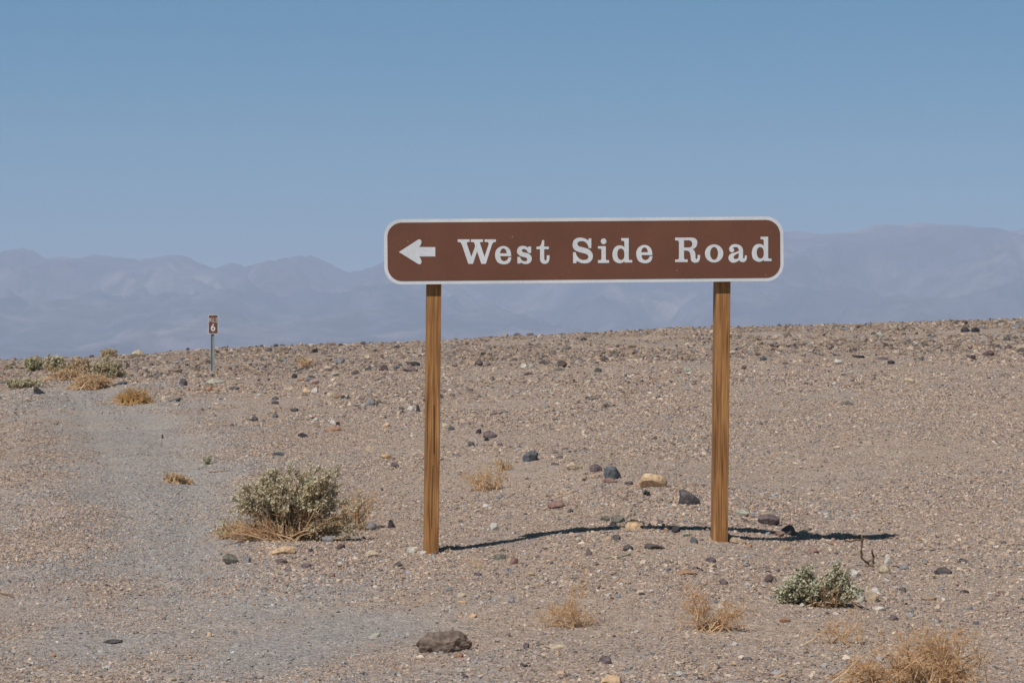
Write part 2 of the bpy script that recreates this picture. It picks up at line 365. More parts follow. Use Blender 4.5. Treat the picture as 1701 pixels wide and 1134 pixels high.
for k in range(6):
    ico = N.new('GeometryNodeMeshIcoSphere'); ico.inputs['Radius'].default_value = 1.0; ico.inputs['Subdivisions'].default_value = 2
    sp = N.new('GeometryNodeSetPosition'); pos = N.new('GeometryNodeInputPosition')
    no = N.new('ShaderNodeTexNoise'); no.inputs['Scale'].default_value = .75; no.inputs['Detail'].default_value = 1.0
    ad = N.new('ShaderNodeVectorMath'); ad.operation = 'ADD'; ad.inputs[1].default_value = (k * 7.7, k * 3.1, k * 5.9)
    L.new(pos.outputs[0], ad.inputs[0]); L.new(ad.outputs[0], no.inputs['Vector'])
    sb = N.new('ShaderNodeVectorMath'); sb.operation = 'SUBTRACT'; sb.inputs[1].default_value = (.5, .5, .5); L.new(no.outputs['Color'], sb.inputs[0])
    ml_ = N.new('ShaderNodeVectorMath'); ml_.operation = 'SCALE'; ml_.inputs['Scale'].default_value = 2.6; L.new(sb.outputs[0], ml_.inputs[0])
    L.new(ml_.outputs[0], sp.inputs['Offset']); L.new(ico.outputs['Mesh'], sp.inputs['Geometry'])
    sm = N.new('GeometryNodeSetMaterial'); sm.inputs['Material'].default_value = peb; L.new(sp.outputs[0], sm.inputs['Geometry'])
    g2 = N.new('GeometryNodeGeometryToInstance'); L.new(sm.outputs[0], g2.inputs[0]); L.new(g2.outputs[0], join.inputs[0])
iop = N.new('GeometryNodeInstanceOnPoints'); iop.inputs['Pick Instance'].default_value = True
L.new(gi.outputs[0], iop.inputs['Points']); L.new(join.outputs[0], iop.inputs['Instance'])
at1 = N.new('GeometryNodeInputNamedAttribute'); at1.data_type = 'FLOAT_VECTOR'; at1.inputs['Name'].default_value = 'rot'
at2 = N.new('GeometryNodeInputNamedAttribute'); at2.data_type = 'FLOAT_VECTOR'; at2.inputs['Name'].default_value = 'scl'
L.new(at1.outputs[0], iop.inputs['Rotation']); L.new(at2.outputs[0], iop.inputs['Scale'])
L.new(iop.outputs[0], go.inputs[0])
md = gravel.modifiers.new('scatter', 'NODES'); md.node_group = ng

# ------------------------------------------------------------------ mountains
SKL = [(-900, 440), (-600, 425), (-300, 436), (-120, 422), (0, 431), (23, 416), (38, 414), (56, 418), (70, 429), (113, 427), (165, 424), (195, 425), (226, 431), (259, 431), (286, 421), (305, 422), (323, 433), (357, 447), (387, 438),
       (406, 442), (417, 438), (429, 441), (455, 434), (468, 427), (493, 427), (515, 423), (527, 429), (538, 431), (575, 451), (602, 448), (640, 434), (720, 425), (830, 438), (940, 418), (1060, 410), (1180, 396), (1260, 380),
       (1303, 384), (1327, 385), (1359, 388), (1403, 387), (1430, 381), (1453, 373), (1494, 373.5), (1533, 370), (1574, 373.5), (1615, 373.5), (1627, 378), (1683, 385), (1701, 381), (1800, 372), (2000, 385), (2300, 365), (2700, 400)]
DM = 13000.0
mu = np.linspace(-900, 2600, 900); mt = np.concatenate([np.linspace(0, 1, 150), np.linspace(1.03, 1.5, 12)])
U, T = np.meshgrid(mu, mt)
MX = (U - 850.5) / F * DM; MY = DM - 5200 * (1 - T) 
MX = MX
crest = (560 + (2.2 + 3.2 / (1 + np.exp((U - 650) / 60))) * fbm(U / 17, U * 0, 33, 5) - np.interp(U, [s[0] for s in SKL], [s[1] for s in SKL])) / F * DM
wv = 900 * fbm(MX / 2600, MY / 2600, 90, 3)
rid = 1 - np.abs(2 * fbm((MX + wv) / 560, (MY + wv) / 1500, 60, 6))
big_ = fbm(MX / 3200, MY / 2600, 95, 3)
Tc = np.clip(T, 0, 1)
prof = Tc ** 1.12
fade = np.clip(Tc * 4, 0, 1) * np.clip((1 - Tc) * 5, 0, 1)
MZ = crest * (prof * 1.0) + crest * Tc ** .6 * np.clip((1 - Tc) * 4.5, 0, 1) * ((rid - .72) * .62 + big_ * .22)
MZ = np.where(T > 1, crest * (1 - (T - 1) * 1.2), MZ)
cap = crest * (MY / DM) * 0.998
MZ = np.where(T < 1, np.minimum(MZ, np.where(T < .985, cap, crest)), MZ)
MZ = MZ * 1.0 + EYE - 75 * (1 - Tc)
mm = NT('hazy_mountain_rock')
geo = mm.n('ShaderNodeNewGeometry')
n1 = mm.n('ShaderNodeTexNoise'); n1.inputs['Scale'].default_value = .0011; n1.inputs['Detail'].default_value = 8; n1.inputs['Distortion'].default_value = .8; mm.l(geo.outputs['Position'], n1.inputs['Vector'])
n2 = mm.n('ShaderNodeTexNoise'); n2.inputs['Scale'].default_value = .006; n2.inputs['Detail'].default_value = 8; n2.inputs['Roughness'].default_value = .65; mm.l(geo.outputs['Position'], n2.inputs['Vector'])
c = mm.ramp(n1.outputs[0], [(.38, C(.03, .03, .07)), (.52, C(.10, .085, .125)), (.62, C(.18, .145, .17)), (.70, C(.27, .215, .23))])  # rock ramp pushed to violet-blue: part of the distance haze is in the colour
c = mm.mix(1.0, c, mm.ramp(n2.outputs[0], [(.38, C(.35, .35, .42)), (.62, C(1.55, 1.45, 1.4))]), 'MULTIPLY')
mm.l(c, mm.b.inputs['Base Color'])
bp = mm.n('ShaderNodeBump'); bp.inputs['Strength'].default_value = 1; bp.inputs['Distance'].default_value = 60; mm.l(n2.outputs[0], bp.inputs['Height']); mm.l(bp.outputs[0], mm.b.inputs['Normal'])
idx = np.arange(U.size).reshape(U.shape)
Fq = np.stack([idx[:-1, :-1], idx[:-1, 1:], idx[1:, 1:], idx[1:, :-1]], -1).reshape(-1, 4)
tag(obj('mountains', mesh('mountains', np.stack([MX, MY, MZ], -1).reshape(-1, 3), Fq, [mm.m], smooth=True)), kind='structure')

# ------------------------------------------------------------------ haze
hv = bpy.data.materials.new('desert_haze'); hv.use_nodes = True; ht = hv.node_tree; ht.nodes.clear()
ho = ht.nodes.new('ShaderNodeOutputMaterial'); pv = ht.nodes.new('ShaderNodeVolumePrincipled')
pv.inputs['Color'].default_value = (0.62, 0.755, 1.0, 1); pv.inputs['Density'].default_value = 1.35e-4; pv.inputs['Anisotropy'].default_value = -0.06
ht.links.new(pv.outputs[0], ho.inputs['Volume']); hv.cycles.volume_sampling = 'DISTANCE'; hv.cycles.homogeneous_volume = True
v, f = box(0, 0, 0, 82000, 72000, 720); 
v = [(a_, b_ + 5000, c_ + 285) for a_, b_, c_ in v]
tag(obj('haze', mesh('haze', v, f, [hv])), 'pale blue haze in the air before the mountains', 'haze', kind='stuff')

# ------------------------------------------------------------------ sign board
def catmull(pts):
    """pts: list of (x, y, corner?) closed contour -> dense polyline"""
    n = len(pts); out = []
    for i in range(n):
        p1, p2 = pts[i], pts[(i + 1) % n]; p0, p3 = pts[i - 1], pts[(i + 2) % n]
        a, b = np.array(p1[:2]), np.array(p2[:2])
        L_ = np.linalg.norm(b - a)
        if p1[2] and p2[2]: out.append(tuple(a)); continue
        t1 = (b - np.array(p0[:2])); t2 = (np.array(p3[:2]) - a)
        t1 = (b - a) if p1[2] else t1 / (np.linalg.norm(t1) + 1e-9) * L_
        t2 = (b - a) if p2[2] else t2 / (np.linalg.norm(t2) + 1e-9) * L_
        k = max(2, min(8, int(L_ / 18)))
        for j in range(k):
            t = j / k
            out.append(tuple((2 * t**3 - 3 * t**2 + 1) * a + (t**3 - 2 * t**2 + t) * t1 + (-2 * t**3 + 3 * t**2) * b + (t**3 - t**2) * t2))
    return out
def P(s):
    r = []
    for q in s.split():
        c_ = q.endswith('!'); a_, b_ = q.rstrip('!').split(','); r.append((float(a_), float(b_), c_))
    return r
def ell(cx, cy, rx, ry, n=28): return [(cx + rx * math.cos(2 * math.pi * i / n), cy + ry * math.sin(2 * math.pi * i / n)) for i in range(n)]
G_e = [P("1688,690! 1375,687! 1392,755 1430,812 1490,832 1552,810 1597,760 1612,718! 1688,718! 1676,795 1618,882 1480,918 1320,872 1252,770 1232,660 1255,535 1340,440 1475,403 1600,450 1668,550"), P("1368,610! 1562,610! 1545,535 1510,487 1460,470 1410,500 1382,550")]
G_d = [P("203,180! 415,180! 415,770! 430,795 512,797! 512,868! 300,868! 290,835! 230,875 150,888 60,860 -16,790 -46,640 -16,500 60,410 160,385 240,400 292,440! 292,290! 270,258 203,255!"), P("185,472 250,495 285,560 292,630 285,720 250,780 190,797 130,760 98,690 92,620 105,540 140,490")]
GLYPHS = [
 ('letter_W', 750, 0, 0, [P("175,215! 510,215! 510,290! 455,292 430,312 438,350! 560,705! 665,420! 662,385 640,310 605,290 548,290! 548,215! 888,215! 888,290! 825,292 805,312 812,345! 930,705! 1045,370! 1050,320 1020,292 935,290! 935,215! 1255,215! 1255,290! 1200,292 1160,330 1130,400! 970,905! 845,905! 722,555! 605,905! 475,905! 300,380! 265,315 225,290 175,290!")]),
 ('letter_e', 750, 0, 0, G_e),
 ('letter_s', 840, 0, 0, [P("640,430! 655,418! 718,418! 718,598! 640,598! 615,560 580,515 535,490 490,488 460,510 460,545 490,575 560,590 640,615 700,660 735,740 715,840 650,895 570,912 490,900 430,865! 415,895! 330,897! 330,712! 405,712! 430,770 480,820 545,835 600,815 612,780 590,740 520,715 440,695 370,655 325,590 325,510 370,430 450,402 540,405 600,430 620,445!")]),
 ('letter_t', 840, 0, 0, [P("1030,238! 1088,238! 1088,420! 1218,420! 1218,492! 1088,492! 1088,750! 1100,800 1130,812 1155,790 1160,740! 1160,665! 1240,665! 1235,770 1210,850 1160,895 1090,905 1020,880 980,820 970,750! 970,492! 870,492! 870,425! 940,415 985,385 1010,330")]),
 ('letter_S', 940, 0, 0, [P("635,235! 650,188! 718,188! 718,462! 645,462! 620,380 570,310 500,270 420,265 350,290 322,340 345,390 400,420 520,450 650,500 730,580 760,670 740,780 670,860 560,890 440,880 360,850 310,820! 290,885! 203,885! 203,578! 275,578! 300,660 350,730 430,785 510,797 590,780 635,730 632,680 590,635 500,605 370,570 260,520 200,440 190,350 220,250 300,185 400,165 500,180 580,210 620,245!")]),
 ('letter_i', 940, 0, 0, [P("905,408! 1128,408! 1128,780! 1150,800 1220,800! 1220,880! 905,880! 905,800! 975,800 1003,775! 1003,500! 975,478 905,478!"), ell(1065, 270, 80, 82)]),
 ('letter_d', 1020, 0, 0, G_d),
 ('letter_e', 1020, -605, -30, G_e),
 ('letter_R', 1110, 0, 0, [P("195,165! 680,165! 760,190 810,250 820,320 800,400 750,460 690,490! 740,540 765,620 770,720 785,765 805,770 825,740 830,655! 900,655! 895,760 860,840 800,870 730,870 670,840 640,780 632,680 610,590 570,545 520,530! 445,530! 445,745! 470,780 550,780! 550,855! 192,855! 192,785! 275,780 303,750! 303,290! 275,250 195,245!"), P("445,240! 590,240! 650,265 680,340 655,420 600,445! 445,445!")]),
 ('letter_o', 1110, 0, 0, [ell(1295, 612, 260, 255), ell(1295, 612, 112, 182)]),
 ('letter_a', 1200, 0, 0, [P("285,450! 320,480 330,520 315,560 270,578 220,560 190,500 205,430 270,370 360,350 460,370 540,420 578,500 582,600 582,740! 605,755 628,735 632,668! 690,668! 685,760 650,830 580,858 510,840 470,805! 420,840 350,868 270,868 200,820 170,740 190,670 250,615 340,590 430,555 458,540! 460,500 440,455 400,432 340,435"), P("460,600! 400,630 340,670 315,720 330,760 380,770 430,755 460,720!")]),
 ('letter_d', 1200, 876, -40, G_d),
 ('arrow', 650, 0, 0, [P("215,570! 760,220! 810,215 850,270 840,340 790,430! 1243,435! 1243,697! 790,697! 845,800 850,870 810,918 760,908!")]),
]
SD = 16.0
sign_c = ray(971.5, 415.8); sign_c = sign_c / sign_c[1] * SD + np.array([0, 0, EYE])
sign_rot = Matrix.Rotation(R(4.0), 4, 'Z') @ Matrix.Rotation(R(-0.60), 4, 'Y')
base_l = hit(719, 917)
root = bpy.data.objects.new('road_sign', None); COL.objects.link(root)
root.empty_display_size = .3
root.location = (sign_c[0], sign_c[1], float(ground_h(sign_c[0], sign_c[1])))
tag(root, 'wide brown road sign reading West Side Road with left arrow on two wooden posts', 'sign')
M_w = Matrix.Translation(Vector(sign_c)) @ sign_rot
Minv = M_w.inverted()
def to_board(px, py):
    d = Vector(ray(px, py)); o3 = Vector((0, 0, EYE))
    a = Minv @ o3; b = Minv.to_3x3() @ d
    t = -a.y / b.y; q = a + b * t
    return q.x, q.z
def fill(name, loops, depth, z0, mat, parent, mtx):
    """extruded flat shape in the board's plane (local x right, z up, front = -y)"""
    cu = bpy.data.curves.new(name, 'CURVE'); cu.dimensions = '2D'; cu.fill_mode = 'BOTH'; cu.extrude = depth / 2
    for lp in loops:
        s = cu.splines.new('POLY'); s.points.add(len(lp) - 1); s.use_cyclic_u = True
        for q, (x, y) in zip(s.points, lp): q.co = (x, y, 0, 1)
    tmp = bpy.data.objects.new('tmp', cu); COL.objects.link(tmp)
    dg = bpy.context.evaluated_depsgraph_get(); me = bpy.data.meshes.new_from_object(tmp.evaluated_get(dg)); 
    bpy.data.objects.remove(tmp); bpy.data.curves.remove(cu)
    co = np.zeros(len(me.vertices) * 3); me.vertices.foreach_get('co', co); co = co.reshape(-1, 3)
    co = np.stack([co[:, 0], -co[:, 2] + z0, co[:, 1]], -1); me.vertices.foreach_set('co', co.ravel())
    me.materials.clear(); me.materials.append(mat); me.name = name; me.update()
    o = obj(name, me, parent); o.matrix_basis = mtx
    return o
def rrect(x0, y0, x1, y1, r, n=10):
    out = []
    for cx, cy, a0 in ((x1 - r, y1 - r, 0), (x0 + r, y1 - r, 90), (x0 + r, y0 + r, 180), (x1 - r, y0 + r, 270)):
        for i in range(n + 1):
            a = R(a0 + 90 * i / n); out.append((cx + r * math.cos(a), cy + r * math.sin(a)))
    return out
def sign_face_material(name, c, speck, rough=.55):
    n = NT(name); tcn = n.n('ShaderNodeTexCoord')
    no = n.n('ShaderNodeTexNoise'); no.inputs['Scale'].default_value = 4; no.inputs['Detail'].default_value = 6; n.l(tcn.outputs['Object'], no.inputs['Vector'])
    fn = n.n('ShaderNodeTexNoise'); fn.inputs['Scale'].default_value = 70; fn.inputs['Detail'].default_value = 2; n.l(tcn.outputs['Object'], fn.inputs['Vector'])
    vo = n.n('ShaderNodeTexVoronoi'); vo.inputs['Scale'].default_value = 11; n.l(tcn.outputs['Object'], vo.inputs['Vector'])
    col = n.ramp(no.outputs[0], [(.3, tuple(v * .90 for v in c) + (1,)), (.7, tuple(v * 1.08 for v in c) + (1,))])
    col = n.mix(1.0, col, n.ramp(fn.outputs[0], [(.3, C(.93, .93, .93)), (.7, C(1.06, 1.06, 1.06))]), 'MULTIPLY')
    col = n.mix(n.ramp(vo.outputs['Distance'], [(.0, C(speck, speck, speck)), (.05, C(0, 0, 0))]), col, C(.55, .45, .38))
    n.l(col, n.b.inputs['Base Color']); n.b.inputs['Roughness'].default_value = rough; n.b.inputs['Specular IOR Level'].default_value = .3
    return n.m
m_brown = sign_face_material('brown_sign_sheeting', (.145, .058, .034), .9)
m_white = sign_face_material('white_sign_sheeting', (.60, .605, .62), 0)
m_wood = wood_material()
m_alu = plain_material('dull_aluminium', (.45, .45, .46), .45, .1, 20, .8)
m_dark = plain_material('weathered_board_back', (.16, .12, .09), .8, .2, 10)
tl = to_board(640.2, 364.5); br_ = to_board(1303.6, 467.3); tr = to_board(1303.6, 359.5); bl_ = to_board(640.2, 472.3)
hw_ = (tr[0] - tl[0] + br_[0] - bl_[0]) / 4; hh_ = (tl[1] - bl_[1] + tr[1] - br_[1]) / 4
ppm = F / SD
Mb = Matrix.Translation(-Vector(root.location)) @ M_w
pan = fill('panel', [rrect(-hw_, -hh_, hw_, hh_, 29 / ppm)], .019, .0095 + .001, m_white, root, Mb)
ins = 5.6 / ppm
fld = fill('brown_field', [rrect(-hw_ + ins, -hh_ + ins, hw_ - ins, hh_ - ins, 24 / ppm)], .002, .0, m_brown, pan, Matrix.Identity(4))
for name, ox, dx, dy, loops in GLYPHS:
    q = []
    for lp in loops:
        d = catmull(lp) if len(lp[0]) == 3 else lp
        q.append([to_board(ox + (x + dx) / 17.01, 385 + (y + dy) / 17.01) for x, y in d])
    fill(name, q, .0014, -.0014, m_white, pan, Matrix.Identity(4))
PR = Matrix.Rotation(R(6.5), 4, 'Z')
for i, (bx, by, tx, rot) in enumerate([(719.5, 917, 723.8, 4.0), (1202, 901, 1206.0, 4.0)]):
    # post stands directly behind the panel: plane of the board shifted back
    xb, _ = to_board(tx, 468)
    top = M_w @ Vector((xb,   .019 + .033 + .065, hh_ - .03)); bot_at = M_w @ Vector((xb, .019 + .033 + .065, -hh_))
    lean = Matrix.Rotation(R(0.6), 4, 'Y')
    H = 3.0; ht_ = .089
    me = mesh('post', *box(0, 0, -H / 2, ht_, .13, H), [m_wood])
    # tiny bow and drying crack are in the mesh of the post
    po = obj('post', me, root)
    po.matrix_basis = Matrix.Translation(top - Vector(root.location)) @ Matrix.Rotation(R(rot), 4, 'Z') @ lean
    # cut to just below ground
    g = float(ground_h(top.x, top.y)); 
    for vv in po.data.vertices:
        if vv.co.z < -1: vv.co.z = -(top.z - g + .25)
    bevel(po, .004, 2)
    if i == 0:
        v, f = box(.006, -.0652, -1.25, .0042, .004, .30); 
        v = [(x + (.004 if z < -1.3 else 0), y, z) for x, y, z in v]
        v2, f2 = box(.004, -.0651, -1.66, .0022, .003, .38); v = v + [(x - (.006 if z < -1.7 else 0), y, z) for x, y, z in v2]; f = f + [tuple(q + 8 for q in p_) for p_ in f2]
        obj('crack', mesh('crack', v, f, [plain_material('dark_crack', (.03, .018, .01), .9)]), po)
for s in (-1, 1):
    v, f = box(0, .019 + .0165, s * hh_ * .55, hw_ * 1.86, .030, .045)
    r_ = obj('backing_rail', mesh('backing_rail', v, f, [m_dark]), root); r_.matrix_basis = Mb

# ------------------------------------------------------------------ mile marker
mp_ = hit(353, 616)
marker = bpy.data.objects.new('mile_marker', None); COL.objects.link(marker); marker.location = mp_
tag(marker, 'small brown mile marker reading MILE 6 on a grey metal post', 'mile marker')
k = mp_[1] / F        # metres per photo pixel at the marker
m_post = plain_material('galvanised_grey_post', (.25, .28, .29), .5, .15, 12, .1)
# u-channel post
wv_, dv = 6.3 * k, .024; hp = 66 * k
prof_ = [(-wv_ / 2, 0), (-wv_ / 2 + .011, 0), (-wv_ / 2 + .015, dv), (wv_ / 2 - .015, dv), (wv_ / 2 - .011, 0), (wv_ / 2, 0), (wv_ / 2, .004), (wv_ / 2 - .008, .004), (wv_ / 2 - .012, dv + .004), (-wv_ / 2 + .012, dv + .004), (-wv_ / 2 + .008, .004), (-wv_ / 2, .004)]
n_ = len(prof_)
v = [(x, y, -.15) for x, y in prof_] + [(x, y, hp) for x, y in prof_]
f = [(i, (i + 1) % n_, (i + 1) % n_ + n_, i + n_) for i in range(n_)] + [tuple(range(n_, 2 * n_))]
pp = obj('post', mesh('post', v, f, [m_post]), marker)
mw_, mh_ = 16.6 * k / 2, 32.0 * k / 2; zc = (616 - 538.8) * k
mB = Matrix.Translation((1.2 * k, -.004, zc))
mpan = fill('panel', [rrect(-mw_, -mh_, mw_, mh_, 2.2 * k)], .003, .0, m_white, marker, mB)
fill('brown_field', [rrect(-mw_ + .8 * k, -mh_ + .8 * k, mw_ - .8 * k, mh_ - .8 * k, 1.6 * k)], .001, -.0022, m_brown, mpan, Matrix.Identity(4))
def pix(lst): # crop px (origin 335,515, scale 25.2) -> marker panel local
    return [((335 + x / 25.2 - 354.85) * k, (538.8 - 515 - y / 25.2) * k) for x, y in lst]
MZ0, MZ1 = 325, 520
shapes = {
 'letter_M': [[(330, MZ1), (330, MZ0), (347, MZ0), (375, 430), (403, MZ0), (420, MZ0), (420, MZ1), (406, MZ1), (406, 375), (379, 470), (371, 470), (344, 375), (344, MZ1)]],
 'letter_I': [[(455, MZ1), (455, MZ0), (470, MZ0), (470, MZ1)]],
 'letter_L': [[(515, MZ1), (515, MZ0), (530, MZ0), (530, 500), (580, 500), (580, MZ1)]],
 'letter_E': [[(612, MZ1), (612, MZ0), (676, MZ0), (676, 345), (628, 345), (628, 408), (668, 408), (668, 428), (628, 428), (628, 500), (676, 500), (676, MZ1)]],
 'digit_6': [catmull(P("505,580! 542,600! 500,665 478,700 520,695 565,720 588,780 565,850 500,885 435,855 402,790 415,710 455,645")), ell(494, 785, 42, 40, 20)]}
for nm, lps in shapes.items():
    fill(nm, [pix(l_) for l_ in lps], .001, -.0032, m_white, mpan, Matrix.Identity(4))
for zz in (mh_ * .86, -mh_ * .86):
    v = [(.006 * math.cos(a), -.0055 if j else -.002, zz + .006 * math.sin(a)) for j in (0, 1) for a in np.linspace(0, 2 * math.pi, 9)[:-1]]
    f = [(i, (i + 1) % 8, (i + 1) % 8 + 8, i + 8) for i in range(8)] + [tuple(range(8, 16))]
    obj('bolt', mesh('bolt', v, f, [m_alu]), mpan)

# ------------------------------------------------------------------ single stones
PAL = {
 'dark grey': ((104, 97, 94), (80, 75, 75)), 'black': ((76, 71, 72), (54, 51, 54)), 'slate blue': ((106, 108, 111), (84, 86, 90)), 'purple brown': ((126, 110, 106), (92, 80, 82)),
 'cream': ((200, 184, 160), (176, 158, 134)), 'white': ((206, 200, 190), (180, 172, 162)), 'ochre': ((212, 182, 148), (192, 158, 124)), 'orange brown': ((172, 136, 110), (146, 112, 92)),
 'pink': ((190, 160, 150), (164, 134, 126)), 'dusty red': ((150, 120, 110), (128, 100, 92)), 'mint grey': ((180, 174, 158), (152, 148, 134)), 'tan': ((184, 160, 134), (156, 132, 110)),
 'grey': ((148, 142, 140), (118, 114, 116)), 'maroon': ((108, 90, 85), (82, 68, 66)), 'olive grey': ((126, 120, 108), (98, 94, 86)), 'beige': ((192, 172, 148), (164, 144, 122)),
}
RM = {k_: rock_material('stone_' + k_.replace(' ', '_'), a_, b_) for k_, (a_, b_) in PAL.items()}
import bmesh
def ico(sub):
    bm = bmesh.new(); bmesh.ops.create_icosphere(bm, subdivisions=sub, radius=1.0)
    v = np.array([q.co[:] for q in bm.verts]); f = np.array([[q.index for q in p.verts] for p in bm.faces]); bm.free(); return v, f
ICO4, ICO3 = ico(4), ico(3)
def rock_mesh(name, w_, d_, h_, seed, mat, hero=False, shape='', rough=.05, cuts=None):
    r = np.random.default_rng(seed)
    v, f = (ICO4 if hero else ICO3); v = v.copy()
    for _ in range(cuts or int(r.integers(7, 13))):
        nn = r.normal(size=3); nn /= np.linalg.norm(nn); off = r.uniform(.50, .88)
        dd = v @ nn - off; v -= np.outer(np.clip(dd, 0, None) * .94, nn)
    s = r.uniform(0, 50)
    nz = fbm(v[:, 0] * 1.6 + s + v[:, 2] * 1.1, v[:, 1] * 1.6 - s + v[:, 2] * .9, int(seed) % 97, 4) * (rough * 3.2)
    v *= (1 + nz)[:, None]
    if hero: v *= (1 + fbm(v[:, 0] * 9 + s, v[:, 1] * 9 + v[:, 2] * 8, 5, 3) * rough * .7)[:, None]
    v -= (v.max(0) + v.min(0)) / 2; v /= (v.max(0) - v.min(0)) / 2
    if shape == 'wedge': v[:, 2] = (v[:, 2] + 1) * (.5 + .5 * (v[:, 0] + 1) / 2) - 1
    if shape == 'wedgeL': v[:, 2] = (v[:, 2] + 1) * (.5 + .5 * (1 - v[:, 0]) / 2) - 1
    if shape == 'peak': t_ = np.clip((v[:, 2] + 1) / 2, 0, 1); v[:, 0] *= 1 - .62 * t_; v[:, 1] *= 1 - .5 * t_; v[:, 0] -= .22 * t_
    if shape == 'flat': pass
    v *= np.array([w_ / 2, d_ / 2, h_ / 2])
    return mesh(name, v, f, [mat], smooth=False)
LAND = [(718, 915, 'the left sign post'), (1202, 900, 'the right sign post'), (470, 870, 'the large saltbush'), (1345, 985, 'the pale green bush'), (1540, 1090, 'the big dry twig bush'),
        (735, 1070, 'the dark brown clod'), (229, 590, 'the cream skyline boulder'), (353, 612, 'the mile marker'), (1085, 805, 'the cream orange rock'), (881, 758, 'the blue grey round stone'),
        (814, 722, 'the brown block stone'), (1613, 550, 'the black skyline stones'), (222, 660, 'the orange dry tuft'), (550, 712, 'the tilted orange brown slab'), (876, 608, 'the white pebble patch'), (1142, 615, 'the mint grey far stone')]
